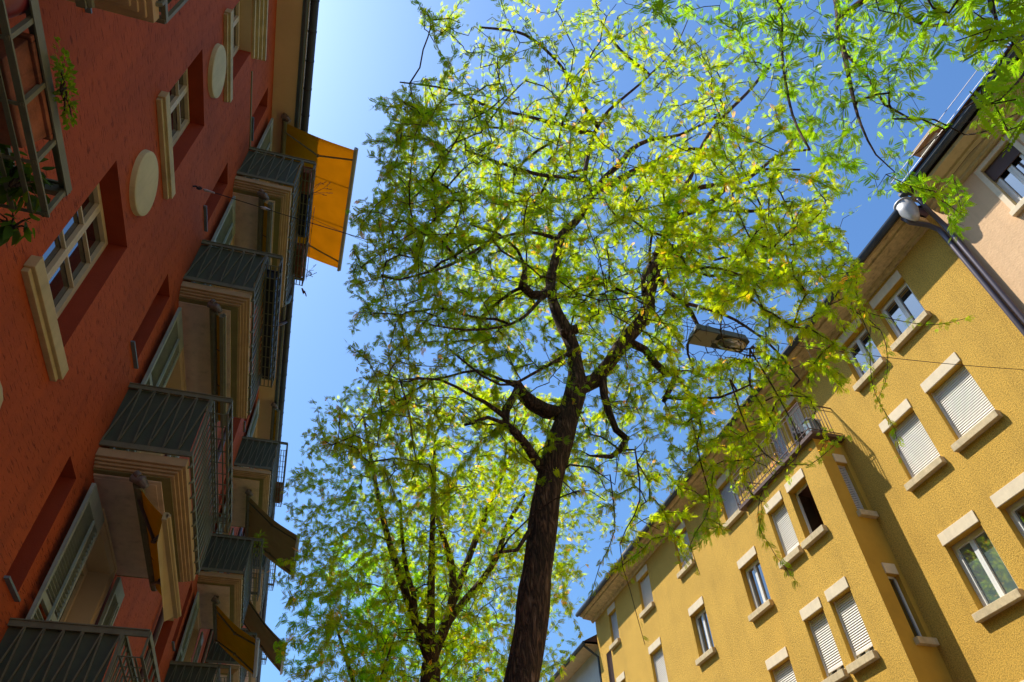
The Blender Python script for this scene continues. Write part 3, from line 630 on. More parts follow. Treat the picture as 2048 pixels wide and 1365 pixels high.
# ================================================================ grey building at the far end
gb = empty('grey_building', (XR, 38, -1.6), 'pale grey building with brown eaves just past the yellow facade', 'building')
gh = [(a, a+1.1, zb, zb+1.5) for a in (29.6, 32.6, 35.6, 38.6, 41.6) for zb in (9.6, 6.6, 3.6, .6)]
X2 = XR+.15
q = wall(X2, -1, 28.52, 50, -1.6, 12.3, gh).quad((X2, 28.52, -1.6), (22, 28.52, -1.6), (22, 28.52, 12.3), (X2, 28.52, 12.3)).quad((X2, 50, -1.6), (22, 50, -1.6), (22, 50, 12.3), (X2, 50, 12.3))
q.build('wall', M['greywall'], gb)
for h in gh:
    o = window(gb, X2, .12, h, M['teal'], M['glass'], -1, (.08, .1, .1, M['stone']), nsash=2, rows=1)
    reveal(X2, .14, h).build('reveal', M['greywall'], o)
o = MB().quad((X2-.75, 28.6, 12.42), (X2-.75, 50, 12.42), (17.5, 50, 15.3), (17.5, 28.6, 15.3)).quad((X2-.75, 28.6, 12.3), (X2-.75, 28.6, 12.42), (17.5, 28.6, 15.3), (22, 28.6, 12.3)).build('roof', M['roof'], gb)
MB().box(X2-.7, X2, 28.6, 50, 12.25, 12.40).build('soffit', M['brownmould'], o)
MB().tube([(X2-.78, 28.6, 12.33), (X2-.78, 50, 12.33)], .08, 10).build('gutter', M['gutter'], o)
MB().tube([(X2-.78, 28.75, 12.3), (X2-.5, 28.75, 12.1), (X2-.1, 28.72, 11.8), (X2-.08, 28.72, -1.6)], .055, 8).build('downpipe', M['gutter'], gb)

# ================================================================ LAMP AND CABLES
A = Vector((XL, 6.69, 9.38)); L0 = Vector((5.27, 6.64, 8.36)); L1 = Vector((6.30, 6.62, 8.35)); Wp = Vector((XR, 6.46, 8.92))
def catenary(p, q, sag, n=24): return [p.lerp(q, i/n)+Vector((0, 0, -sag*4*(i/n)*(1-i/n))) for i in range(n+1)]
ca = empty('suspension_cable', A, 'black steel cable stretched from the red wall to the yellow wall', 'cable')
MB().tube(catenary(A+Vector((.25, 0, -.03)), L0, .12), .007, 6).tube([L0, L1], .007, 6).tube(catenary(L1, Wp, .10), .007, 6).build('wire', M['darkiron'], ca)
hk = MB().tube([A+Vector((0, 0, 0)), A+Vector((.05, 0, .02)), A+Vector((.09, 0, -.02)), A+Vector((.13, 0, -.01))], .014, 8)
hk.tube([A+Vector((.10+.035*math.cos(t*.6), 0, .035*math.sin(t*.6)-.01)) for t in range(11)], .009, 6).build('wall_hook', M['darkiron'], ca)
MB().tube([A+Vector((.16, 0, -.02)), A+Vector((.20, 0, -.03)), A+Vector((.34, 0, -.05))], [.012, .022, .012], 8).tube([A+Vector((1.05, 0, -.16)), A+Vector((1.12, 0, -.17)), A+Vector((1.2, 0, -.18))], [.012, .028, .012], 8).build('turnbuckle', M['hopper'], ca)
pc = MB().tube(catenary(Vector((-1.6, 8.9, 12.3)), L0+Vector((.2, 0, .12)), .5), .004, 5)
tag(pc.build('power_cable', M['darkiron']), 'thinner sagging wire running from the upper balcony to the hanging lamp', 'cable')
lp = empty('street_lamp', (5.77, 6.62, 8.2), 'grey rectangular street lamp hanging from the cable amid the leaves', 'street lamp')
# housing: tapered box, open-looking underside with cover and oval lens
def lampbody():
    mb = MB(); zt, zb = 8.27, 8.10; x0, x1, w0, w1 = 5.27, 6.30, .18, .155
    c = 6.615
    top = [(x0+.06, c-w0+.03, zt), (x1-.04, c-w1+.03, zt), (x1-.04, c+w1-.03, zt), (x0+.06, c+w0-.03, zt)]
    bot = [(x0, c-w0, zb), (x1-.05, c-w1-.01, zb), (x1, c-w1+.04, zb), (x1, c+w1-.04, zb), (x1-.05, c+w1+.01, zb), (x0, c+w0, zb)]
    mb.add(top+bot, [(0, 1, 2, 3), (4, 5, 1, 0), (5, 6, 1), (6, 7, 2, 1), (7, 8, 2), (8, 9, 3, 2), (9, 4, 0, 3), (4, 9, 8, 7, 6, 5)]); return mb
lampbody().build('housing', M['lampgrey'], lp, bevel=.008)
MB().box(5.29, 5.68, 6.455, 6.775, 8.085, 8.098).build('gear_cover', M['lampcover'], lp, bevel=.004)
MB().box(5.68, 6.285, 6.475, 6.755, 8.094, 8.0985).build('lens_recess', M['darkiron'], lp)
MB().box(5.67, 5.74, 6.585, 6.645, 8.07, 8.093).build('latch', M['lampcover'], lp, bevel=.004)
n = 32; cx, cy = 6.005, 6.615
vs = []
for rr, z in ((1, 8.092), (.98, 8.07), (.8, 8.035), (.5, 8.01), (.2, 8.0)): vs += [(cx+.25*rr*math.cos(2*math.pi*k/n), cy+.132*rr*math.sin(2*math.pi*k/n), z) for k in range(n)]
MB().add(vs, [(j*n+k, j*n+(k+1) % n, (j+1)*n+(k+1) % n, (j+1)*n+k) for j in range(4) for k in range(n)]+[tuple(range(4*n, 5*n))]).build('lens', M['lampglass'], lp, smooth=True)
MB().tube([(cx+.258*math.cos(2*math.pi*k/n), cy+.139*math.sin(2*math.pi*k/n), 8.085) for k in range(n+1)], .009, 6).build('lens_rim', M['brownmould'], lp, smooth=True)
MB().box(5.57, 5.73, 6.59, 6.65, 8.27, 8.35).box(6.03, 6.11, 6.59, 6.65, 8.27, 8.35).build('hanger', M['darkiron'], lp)

# ================================================================ TREES
rng = np.random.default_rng(7)
def unit(v): return v/np.maximum(np.linalg.norm(v, axis=-1, keepdims=True), 1e-9)
def in_poly(px, py, poly):
    c = np.zeros(len(px), bool); n = len(poly)
    for i in range(n):
        x1, y1 = poly[i]; x2, y2 = poly[(i+1) % n]
        m = ((y1 > py) != (y2 > py)) & (px < (x2-x1)*(py-y1)/((y2-y1) if y2 != y1 else 1e-9)+x1); c ^= m
    return c
HT = []
class Tree:
    def __init__(s): s.P = []; s.par = []; s.rad = []; s.fixed = []
    def path(s, pts, rads, parent=-1, sub=.25):
        pts = [np.array(p, float) for p in pts]
        if parent == 'near':
            d = np.linalg.norm(np.array(s.P)-pts[0], axis=1); parent = int(d.argmin())
            first = 0 if d[parent] > .03 else 1
            if first == 0: s.P.append(pts[0]); s.par.append(parent); s.rad.append(rads[0]); s.fixed.append(1); parent = len(s.P)-1
        else: s.P.append(pts[0]); s.par.append(-1); s.rad.append(rads[0]); s.fixed.append(1); parent = len(s.P)-1
        L = len(pts); prev = parent
        for i in range(1, L):
            p0 = pts[max(i-2, 0)]; p1 = pts[i-1]; p2 = pts[i]; p3 = pts[min(i+1, L-1)]
            n = max(1, int(np.linalg.norm(p2-p1)/sub))
            for k in range(1, n+1):
                t = k/n; q = .5*((2*p1)+(-p0+p2)*t+(2*p0-5*p1+4*p2-p3)*t*t+(-p0+3*p1-3*p2+p3)*t**3)
                s.P.append(q); s.par.append(prev); s.rad.append(rads[i-1]*(1-t)+rads[i]*t); s.fixed.append(1); prev = len(s.P)-1
    def grow(s, attr, step=.22, start=0, hang=.15):
        A = np.array(attr); P = np.array(s.P); par = list(s.par); n0 = len(P)
        cap = n0+len(A)*14; B = np.zeros((cap, 3)); B[:n0] = P; n = n0; tips = []
        d0 = np.array([np.linalg.norm(P[start:]-a, axis=1).min() for a in A])
        for i in np.argsort(d0):
            a = A[i]; dv = B[start:n]-a; d = np.linalg.norm(dv, axis=1)
            j = int((d+.35*np.maximum(0, dv[:, 2])).argmin())+start; D = np.linalg.norm(B[j]-a)
            k = max(2, min(12, int(D/step))); base = B[j].copy(); off = rng.normal(0, .07*D, 3); off[2] += hang*D
            prev = j; ids = []
            for q in range(1, k+1):
                t = q/k; B[n] = base*(1-t)+a*t+off*4*t*(1-t)*.6+rng.normal(0, .02, 3); par.append(prev); s.rad.append(0); s.fixed.append(0); prev = n; ids.append(n); n += 1
            tips.append(ids)
        s.P = list(B[:n]); s.par = par; s.tips = tips
    def finish(s, tip=.0038, pw=2.35):
        n = len(s.P); r = np.array(s.rad, float); acc = np.zeros(n)
        for i in range(n-1, -1, -1):
            ri = max(acc[i]**(1/pw), tip) if not s.fixed[i] else r[i]
            r[i] = max(ri, r[i]); p = s.par[i]
            if p >= 0: acc[p] += (r[i]**pw if not s.fixed[i] else 0)
            if s.fixed[i]: r[i] = max(r[i], 0.0)
        for i in range(n):
            p = s.par[i]
            if p >= 0 and not s.fixed[i]: r[i] = min(r[i], r[p]*.95)
        s.r = r
    def mesh(s, mb):
        n = len(s.P); kids = [[] for _ in range(n)]
        for i, p in enumerate(s.par):
            if p >= 0: kids[p].append(i)
        starts = [i for i, p in enumerate(s.par) if p < 0]; stack = [(i, None) for i in starts]
        while stack:
            i, p = stack.pop(); ch = [p, i] if p is not None else [i]
            while kids[ch[-1]]:
                ks = sorted(kids[ch[-1]], key=lambda k: -s.r[k]); 
                for k in ks[1:]: stack.append((k, ch[-1]))
                ch.append(ks[0])
            if len(ch) < 2: continue
            rr = [s.r[c] for c in ch]
            if p is not None: rr[0] = min(s.r[p], rr[1]*1.15)
            mx_ = max(rr); sides = 16 if mx_ > .1 else 8 if mx_ > .03 else 5 if mx_ > .008 else 3
            pts = [s.P[c] for c in ch]
            if mx_ > .1: rr = [x*(1+.04*math.sin(i*1.3)+rng.normal(0, .015)) for i, x in enumerate(rr)]; sides = 40
            v0 = len(mb.v); mb.tube(pts, rr, sides)
            if mx_ > .1:                        # raised plates and furrows of the old bark
                for i, p_ in enumerate(pts):
                    for k in range(sides):
                        q = np.array(mb.v[v0+i*sides+k]); th = 2*math.pi*k/sides
                        f = math.sin(5*th+i*.35+2*math.sin(i*.2))*.5+math.sin(11*th-i*.5+1.7*math.sin(i*.33+th))*.5+.6*math.sin(17*th+i*.9)
                        mb.v[v0+i*sides+k] = tuple(q+(q-p_)*(.030*f))
def leaf_template(pairs, lw=.085, ll=.24):
    v = []; f = []
    for k in range(pairs+1):
        t = .14+.86*k/pairs; c = np.array([t, 0, -.16*t*t]); sc_ = (.75+.5*math.sin(math.pi*min(t, .85)))
        dirs = [(math.cos(R(62)), s*math.sin(R(62)), s) for s in (-1, 1)] if k < pairs else [(1., 0., 0)]
        for dx, dy, s in dirs:
            d = np.array([dx, dy, -.18]); L = ll*sc_; wv = np.array([-dy, dx, 0.])*lw*.5*sc_; n = len(v)
            o_ = c+d*.012
            v += [o_, o_+d*L*.35+wv, o_+d*L*.75+wv*.9, o_+d*L, o_+d*L*.75-wv*.9, o_+d*L*.35-wv]; f.append([n+i for i in range(6)])
    n = len(v); v += [np.array([0, -.006, 0]), np.array([0, .006, 0]), np.array([.55, .005, -.05]), np.array([1, 0, -.16]), np.array([1, 0, -.16]), np.array([.55, -.005, -.05])]; f.append([n+i for i in range(6)])
    return np.array(v), np.array(f)
def leaves_mesh(name, pos, dirn, nor, size, col, tmpl, m, parent):
    tv, tf = tmpl; N = len(pos); x = unit(dirn); y = unit(np.cross(nor, x)); z = np.cross(x, y)
    V = pos[:, None, :]+size[:, None, None]*(tv[None, :, 0:1]*x[:, None, :]+tv[None, :, 1:2]*y[:, None, :]+tv[None, :, 2:3]*z[:, None, :])
    nv = len(tv); V = V.reshape(-1, 3)-np.array(rootloc(parent)-Vector((0, 0, EYE)))
    F = (tf[None]+(np.arange(N)*nv)[:, None, None]).reshape(-1, tf.shape[1]); k = tf.shape[1]
    me = bpy.data.meshes.new(name); me.vertices.add(len(V)); me.vertices.foreach_set('co', V.astype(np.float32).ravel())
    me.loops.add(F.size); me.loops.foreach_set('vertex_index', F.astype(np.int32).ravel())
    me.polygons.add(len(F)); me.polygons.foreach_set('loop_start', (np.arange(len(F))*k).astype(np.int32))
    me.update(calc_edges=True); me.validate()
    ca_ = me.color_attributes.new('Col', 'FLOAT_COLOR', 'POINT'); C = np.ones((N, nv, 4), np.float32); C[:, :, :3] = col[:, None, :]
    ca_.data.foreach_set('color', C.ravel()); me.materials.append(m)
    o = bpy.data.objects.new(name, me); sc.collection.objects.link(o); o.parent = parent; return o
GREEN = np.array([.050, .185, .011]); YEL = np.array([.135, .235, .006]); PALE = np.array([.30, .23, .09])
def leaf_cloud(tr, per, spacing, size, parent, tmpl, young=.4, mask=None, droop=.55):
    P = np.array(tr.P); pos = []; ax = []; tipf = []
    for ids in tr.tips:
        ids = [tr.par[ids[0]]]+ids if len(ids) < 3 and tr.par[ids[0]] >= 0 else ids
        if len(ids) < 2: continue
        pts = P[ids]; seg = np.linalg.norm(np.diff(pts, axis=0), axis=1); L = seg.sum(); n = max(2, int(L/spacing/(2.4 if ids in HT or ids[1:] in HT else 1)))
        cum = np.concatenate([[0], np.cumsum(seg)])
        for t in np.linspace(.12, 1, n):
            q = t*L; i = min(len(seg)-1, int(np.searchsorted(cum, q, 'right')-1)); a = (q-cum[i])/max(seg[i], 1e-6)
            pos.append(pts[i]*(1-a)+pts[i+1]*a); ax.append(pts[i+1]-pts[i]); tipf.append(t)
    pos = np.array(pos); ax = unit(np.array(ax)); tipf = np.array(tipf)
    k = rng.integers(per[0], per[1]+1, len(pos)); pos = np.repeat(pos, k, 0); ax = np.repeat(ax, k, 0); tipf = np.repeat(tipf, k)
    clump = np.repeat(rng.random(len(k)), k)
    rd = unit(rng.normal(size=pos.shape)); d = unit(.8*rd+.75*ax+np.array([0, 0, -droop])*rng.random((len(pos), 1)))
    nor = unit(np.array([0, 0, 1.])+rng.normal(0, .55, pos.shape)); sz = rng.uniform(size[0], size[1], len(pos))
    pos = pos+rng.normal(0, .022, pos.shape)
    if mask is not None:
        px, py, dz = pix(pos+d*.5*sz[:, None]); keep = mask(px, py, dz, pos); pos, d, nor, sz, clump, tipf = [q[keep] for q in (pos, d, nor, sz, clump, tipf)]
    y = np.clip(young*(.4+1.2*clump)+rng.normal(0, .12, len(pos)), 0, 1)[:, None]; c = GREEN*(1-y)+YEL*y
    pl = ((rng.random(len(pos)) < .03+.10*(tipf > .93)) & (clump > .6) & (young > .4))[:, None]; c = np.where(pl, PALE, c)*rng.uniform(.75, 1.2, (len(pos), 1))
    leaves_mesh('crown', pos, d, nor, sz, c, tmpl, M['leaf'], parent); return len(pos)
def ell_points(n, c, r, mask, power=.45, gap=None):
    out = []
    while sum(map(len, out)) < n:
        q = rng.normal(size=(n, 3)); q = unit(q)*rng.random((n, 1))**power; p = np.array(c)+q*np.array(r)
        if mask is not None: px, py, dz = pix(p); p = p[mask(px, py, dz, p)]
        if gap is not None: p = p[gap(p)]
        out.append(p)
    return np.concatenate(out)[:n]
gk = rng.normal(size=(5, 3))*1.5; gph = rng.random(5)*6.28
def gaps(th): return lambda p: (np.sin(p@gk.T+gph).sum(1) > th)
POLY1 = [(765, -300), (770, 20), (860, 60), (890, 150), (730, 185), (730, 215), (790, 245), (712, 285), (760, 330), (745, 385), (690, 420), (712, 480), (688, 560), (690, 620), (700, 660),
         (672, 685), (720, 720), (690, 770), (585, 805), (590, 880), (650, 900), (640, 960), (600, 1000), (800, 1100), (900, 1010), (1060, 960), (1250, 1050), (1170, 1200), (1330, 1190), (1300, 1130), (1420, 1120),
         (1460, 1040), (1590, 1180), (1610, 1000), (1690, 880), (1680, 830), (1750, 820), (1740, 740), (1680, 690), (1740, 640), (1720, 600), (1740, 540), (1690, 500), (1690, 460), (1640, 440), (1740, 420), (1700, 330), (1790, 300),
         (1700, 200), (1650, 130), (1560, -300)]
POLY1B = [(1580, 540), (1900, 560), (1960, 640), (1880, 680), (1790, 760), (1830, 900), (1790, 940), (1720, 900), (1700, 740)]
POLY1C = [(1460, 780), (1600, 860), (1720, 860), (1650, 1000), (1640, 1200), (1560, 1200), (1500, 1100), (1440, 1140), (1400, 1000)]
POLY1D = [(1180, 1040), (1340, 1050), (1400, 1150), (1330, 1200), (1290, 1320), (1220, 1290), (1200, 1180)]
def mask1x(px, py, dz, p): return mask1(px, py, dz, p) | in_poly(px, py, POLY1B) | in_poly(px, py, POLY1C) | in_poly(px, py, POLY1D)
def mask1(px, py, dz, p): return (dz < .3) | in_poly(px, py, POLY1) | (py < -20) | (px > 2100)
def lampclear(px, py): return ~((px > 1366) & (px < 1512) & (py > 636) & (py < 718))
BASE1 = at(1045, 1365, 7.0)
t1 = empty('honey_locust_tree', (1.35, 7.0, -1.6), 'tall honey locust whose dark furrowed trunk rises in the middle and forks into two limbs', 'tree', 'honey locusts along the pavement')
T = Tree(); pw = lambda hw, px, py, Y: hw*CMdepth(px, py, Y)/FPX
def CMdepth(px, py, Y):
    p = at(px, py, Y); return float(p @ CM[2])
def P3(lst, parent=-1, sub=.22):                # list of (px, py, Y, half width in px)
    T.path([at(a, b, Y) for a, b, Y, h in lst], [h*CMdepth(a, b, Y)/FPX for a, b, Y, h in lst], parent, sub)
b0 = at(1042, 1365, 7.0)
T.path([(1.30, 7.0, -1.62), (1.42, 7.0, -1.0), (1.7, 7.0, .6), b0, at(1062, 1250, 7.), at(1069, 1180, 7.), at(1083, 1080, 7.), at(1091, 1010, 7.), at(1106, 930, 7.), at(1131, 850, 7.), at(1152, 780, 7.), at(1152, 735, 7.), at(1146, 695, 6.95), at(1128, 655, 6.9), at(1106, 605, 6.85), at(1102, 555, 6.8), at(1114, 508, 6.7), at(1123, 470, 6.6), at(1150, 445, 6.5), at(1171, 415, 6.4), at(1186, 385, 6.3), at(1170, 358, 6.2), at(1174, 321, 6.1), at(1182, 286, 6.0), at(1197, 250, 5.8), at(1219, 220, 5.6), at(1248, 195, 5.4), at(1300, 150, 5.1), at(1350, 95, 4.8), at(1380, 30, 4.5)],
       [.34, .29, .245, 34*CMdepth(1042, 1365, 7)/FPX, .185, .178, .175, .172, .178, .17, .155, .115, .105, .105, .085, .085, .078, .07, .072, .065, .062, .05, .045, .045, .04, .035, .03, .024, .016, .01], -1, .2)
P3([(1156, 775, 7, 17.3), (1190, 762, 7, 14.4), (1218, 728, 6.9, 13.0), (1242, 692, 6.8, 14.4), (1270, 658, 6.75, 13.7), (1297, 622, 6.7, 13.0), (1300, 590, 6.65, 10.8), (1308, 550, 6.6, 11.5), (1312, 518, 6.5, 10.1), (1328, 480, 6.4, 7.9), (1346, 438, 6.3, 7.9), (1356, 405, 6.2, 5.8), (1375, 365, 6.1, 5.8), (1388, 335, 6.0, 5.0), (1402, 298, 5.9, 4.3), (1424, 260, 5.7, 3.6), (1455, 225, 5.5, 3.6), (1500, 180, 5.3, 3.0), (1540, 130, 5.1, 3.0)], 'near')
P3([(1128, 668, 6.9, 12), (1145, 661, 6.85, 10), (1156, 658, 6.8, 9)], 'near')                       # pruned stub
P3([(1118, 828, 7, 14), (1090, 822, 6.95, 15), (1065, 808, 6.9, 15), (1045, 790, 6.85, 13), (1036, 770, 6.8, 9)], 'near')
P3([(1088, 942, 7, 13), (1070, 918, 6.9, 10), (1052, 890, 6.8, 9), (1033, 868, 6.75, 9), (1012, 848, 6.7, 7), (975, 835, 6.6, 4), (930, 850, 6.5, 3)], 'near')
P3([(1012, 848, 6.7, 8), (1012, 820, 6.7, 9), (1028, 792, 6.75, 7), (1035, 775, 6.8, 6)], 'near')
P3([(1012, 835, 6.7, 6), (970, 805, 6.6, 4), (940, 790, 6.5, 3), (880, 760, 6.2, 2.5), (800, 760, 5.8, 2)], 'near')
P3([(1205, 755, 6.95, 9), (1208, 790, 6.9, 8), (1218, 825, 6.85, 8), (1232, 860, 6.8, 7), (1253, 878, 6.8, 7), (1240, 900, 6.75, 6), (1222, 914, 6.7, 5), (1180, 912, 6.6, 2)], 'near')
P3([(1265, 688, 6.8, 9), (1290, 700, 6.75, 8), (1308, 725, 6.7, 8), (1330, 745, 6.7, 7), (1352, 750, 6.7, 6), (1340, 778, 6.65, 6), (1328, 802, 6.6, 5)], 'near')
P3([(1334, 795, 6.62, 4), (1380, 800, 6.5, 3), (1440, 795, 6.3, 2.5), (1500, 770, 6.1, 2)], 'near')
P3([(1102, 575, 6.8, 9), (1085, 591, 6.75, 10), (1064, 590, 6.7, 9), (1046, 574, 6.65, 10), (1042, 553, 6.6, 7), (1062, 536, 6.6, 8), (1092, 528, 6.65, 5)][:4], 'near')
P3([(1050, 535, 6.6, 4), (1035, 500, 6.5, 3), (1000, 470, 6.3, 2.5), (940, 450, 6.0, 2)], 'near')
P3([(1312, 525, 6.5, 12), (1300, 535, 6.5, 8), (1288, 552, 6.45, 5), (1286, 600, 6.4, 3)], 'near')
P3([(1313, 545, 6.6, 6), (1335, 580, 6.5, 5), (1365, 605, 6.8, 5), (1382, 625, 6.95, 5), (1396, 652, 7.0, 4), (1375, 690, 7.0, 3)], 'near')
P3([(1370, 607, 6.4, 4), (1420, 620, 6.9, 3.5), (1470, 640, 7.0, 3), (1540, 690, 6.8, 2.5), (1600, 760, 6.5, 2)], 'near')
P3([(1328, 515, 6.5, 5), (1370, 532, 6.3, 4), (1420, 552, 6.0, 3), (1520, 545, 5.7, 2)], 'near')
P3([(1335, 490, 6.4, 4), (1380, 500, 6.2, 3.5), (1430, 520, 6.0, 2.5), (1500, 500, 5.6, 2)], 'near')
P3([(1350, 436, 6.3, 7), (1380, 425, 6.1, 6), (1412, 413, 6.0, 6), (1440, 388, 5.9, 5), (1475, 355, 5.7, 4), (1510, 340, 5.5, 3), (1600, 340, 5.2, 2)], 'near')
P3([(1412, 413, 6.0, 4), (1470, 422, 5.8, 4), (1540, 420, 5.5, 3), (1640, 400, 5.2, 2)], 'near')
P3([(1375, 380, 6.1, 5), (1420, 372, 5.9, 5), (1490, 360, 5.6, 4), (1560, 310, 5.3, 3), (1620, 300, 5.0, 2)], 'near')
P3([(1188, 385, 6.3, 7), (1210, 355, 6.2, 6), (1238, 330, 6.0, 6), (1262, 300, 5.9, 5), (1300, 280, 5.7, 4), (1360, 270, 5.5, 3), (1440, 230, 5.1, 2)], 'near')
P3([(1190, 383, 6.3, 8), (1230, 365, 6.1, 7), (1265, 345, 6.0, 7), (1310, 325, 5.8, 5), (1360, 300, 5.6, 4), (1430, 300, 5.3, 2)], 'near')
P3([(1168, 360, 6.2, 6), (1130, 355, 6.1, 4), (1080, 350, 5.9, 4), (1010, 330, 5.6, 3), (930, 300, 5.2, 2)], 'near')
P3([(1160, 262, 5.95, 7), (1120, 250, 5.8, 4), (1050, 232, 5.6, 3), (980, 215, 5.3, 3), (900, 180, 5.0, 2), (800, 165, 4.8, 1.5)], 'near')
P3([(1195, 252, 5.8, 5), (1160, 200, 5.6, 4), (1120, 130, 5.3, 3), (1050, 70, 5.0, 3), (960, 55, 4.8, 2)], 'near')
P3([(1300, 150, 5.1, 4), (1240, 100, 5.0, 3), (1200, 40, 4.8, 2)], 'near')
P3([(1120, 480, 6.65, 5), (1060, 465, 6.4, 3), (990, 480, 6.1, 3), (900, 530, 5.8, 3), (800, 560, 5.5, 2)], 'near')
P3([(1100, 575, 6.8, 5), (1040, 640, 6.5, 3), (950, 660, 6.2, 2.5), (860, 650, 5.8, 2)], 'near')
P3([(1148, 700, 6.9, 4), (1080, 740, 6.6, 3), (1000, 770, 6.3, 2.5), (900, 700, 5.9, 2)], 'near')
P3([(1110, 950, 7, 3), (1140, 930, 6.9, 2.2), (1180, 935, 6.8, 1.6), (1230, 970, 6.6, 1)], 'near')
P3([(1090, 1030, 7, 4), (1060, 1060, 6.9, 5), (1035, 1100, 6.8, 4), (1000, 1105, 6.6, 3)], 'near')
core0 = 25
def hang_twig(lst, n=3):                        # long pendulous shoots over the yellow facade
    i0 = len(T.P); P3(lst, 'near'); ids = list(range(i0, len(T.P))); HT.append(ids)
hang_twig([(1560, 470, 5.6, 2), (1640, 560, 5.4, 1.6), (1690, 610, 5.3, 1.3), (1760, 660, 5.2, 1), (1775, 740, 5.1, .8), (1755, 800, 5.1, .6)])
hang_twig([(1700, 615, 5.3, 1), (1790, 640, 5.0, .9), (1870, 650, 4.9, .7), (1940, 635, 4.8, .5)])
hang_twig([(1740, 650, 5.2, 1), (1745, 770, 5.1, .8), (1790, 860, 5.0, .6), (1800, 910, 5.0, .5)])
hang_twig([(1500, 700, 6.0, 2), (1560, 800, 5.8, 1.5), (1600, 900, 5.7, 1.2), (1530, 970, 5.7, 1), (1520, 1060, 5.7, .8), (1590, 1160, 5.7, .6)])
hang_twig([(1460, 760, 6.1, 2), (1500, 870, 6.0, 1.5), (1560, 930, 5.9, 1.2), (1620, 930, 5.8, .8), (1690, 870, 5.8, .6)])
hang_twig([(1380, 820, 6.3, 2), (1400, 920, 6.2, 1.5), (1420, 1010, 6.2, 1.2), (1380, 1090, 6.2, .8), (1400, 1150, 6.2, .6)])
hang_twig([(1270, 900, 6.6, 2), (1280, 1000, 6.5, 1.5), (1240, 1090, 6.5, 1), (1260, 1180, 6.5, .8), (1290, 1290, 6.5, .6)])
hang_twig([(1220, 950, 6.7, 1.5), (1230, 1060, 6.7, 1), (1200, 1130, 6.7, .8), (1180, 1200, 6.7, .6)])
attr = np.concatenate([ell_points(800, (3.3, 7.2, 9.8), (4.3, 2.4, 4.8), mask1, .6, gaps(-.9)), ell_points(2200, (3.0, 6.0, 8.6), (4.6, 3.8, 5.2), mask1, .5, gaps(-.8)),
                       ell_points(520, (.6, 5.4, 8.6), (1.9, 2.8, 5.2), mask1, .6),
                       ell_points(330, (6.0, 5.6, 6.6), (2.6, 2.0, 2.4), mask1, .6, gaps(-.3)),
                       ell_points(170, (8.0, 5.5, 8.3), (2.6, 1.6, 2.6), mask1, .6, gaps(.2))])
T.grow(attr[rng.permutation(len(attr))[:260]], start=core0, hang=.10); t_ = T.tips; T.grow(attr, start=core0); T.tips += t_; T.tips += HT; T.finish(.0055)
mb = MB(); T.mesh(mb); mb.build('trunk', M['bark'], t1, smooth=True)
TP8 = leaf_template(6, .105, .25); TP6 = leaf_template(5, .13, .27); TP12 = leaf_template(11, .065, .18)
def m1b(px, py, dz, p):                          # the inside of the vase below the limbs is bare
    az = np.degrees(np.arctan2(p[:, 0], p[:, 1])); el = p[:, 2]/np.hypot(p[:, 0], p[:, 1])
    bare = (np.abs(az-25-8*(el-1)) < 11) & (p[:, 1] < 6.6) & (el < 1.75) & (rng.random(len(px)) < np.where(el < 1.3, .88, .55))
    bare |= (az > 8) & (az < 62) & (p[:, 1] < 6.0-.25*(el-1.7)) & (el >= 1.6) & (el < 3.0) & (rng.random(len(px)) < .62)
    bare |= ((p[:, 0] < 1.6) | (p[:, 0] > 5.2)) & (rng.random(len(px)) < .36)
    bare |= in_poly(px, py, [(1470, 1010), (1500, 930), (1600, 800), (1700, 860), (1640, 900), (1500, 1040)]) & (rng.random(len(px)) < .72)
    return mask1x(px, py, dz, p) & lampclear(px, py) & (p[:, 0] > -1.2) & ~bare
LC = print('t1 leaves', leaf_cloud(T, (4, 7), .052, (.055, .100), t1, TP8, .68, m1b))

def wild_tree(name, base, top, crown, n, label, spread, seed, poly, per=(3, 5), spacing=.095, size=(.075, .13), bare=None, tmpl=None, young=.3, th=-.5, limbs=6, r0=.19, paths=(), power=.5, extra=None, tip=.0038):
    global T
    t = empty(name, base, label, 'tree', 'honey locusts along the pavement'); T = Tree(); base = np.array(base); top = np.array(top)
    T.path([base+np.array([0, 0, -.02]), base*.66+top*.34+rng.normal(0, .05, 3), top], [r0*1.35, r0*1.05, r0], -1, .3)
    for p in paths: P3(p, 'near')
    for k in range(limbs):
        a = 2*math.pi*k/limbs+rng.random(); e = np.array(crown[0])+np.array(crown[1])*np.array([math.cos(a)*.55, math.sin(a)*.55, rng.uniform(-.1, .6)])
        mid = top*.5+e*.5+np.array([0, 0, -.3])+rng.normal(0, .2, 3); T.path([top, mid, e], [r0*.55, r0*.36, r0*.12], 'near', .3)
    msk = (lambda px, py, dz, p: (dz < .3) | in_poly(px, py, poly) | (py > 1420) | (px > 2100) | (py < -30)) if poly else None
    at_ = ell_points(n, crown[0], crown[1], msk, power, gaps(th))
    if extra is not None: at_ = np.concatenate([at_, np.array(extra)])
    T.grow(at_, step=.32, start=8, hang=.1); T.finish(tip)
    mb = MB(); T.mesh(mb); mb.build('trunk', M['bark'], t, smooth=True)
    def m2(px, py, dz, p):
        k = msk(px, py, dz, p) & (p[:, 0] > -1.3)
        if bare: k &= ~((np.abs(np.degrees(np.arctan2(p[:, 0], p[:, 1]))-bare[0]) < bare[1]) & (p[:, 1] < bare[2]) & (p[:, 2]/np.hypot(p[:, 0], p[:, 1]) < bare[3]) & (rng.random(len(px)) < .5))
        return k
    print(name, leaf_cloud(T, per, spacing, size, t, tmpl or TP6, young, m2)); return t
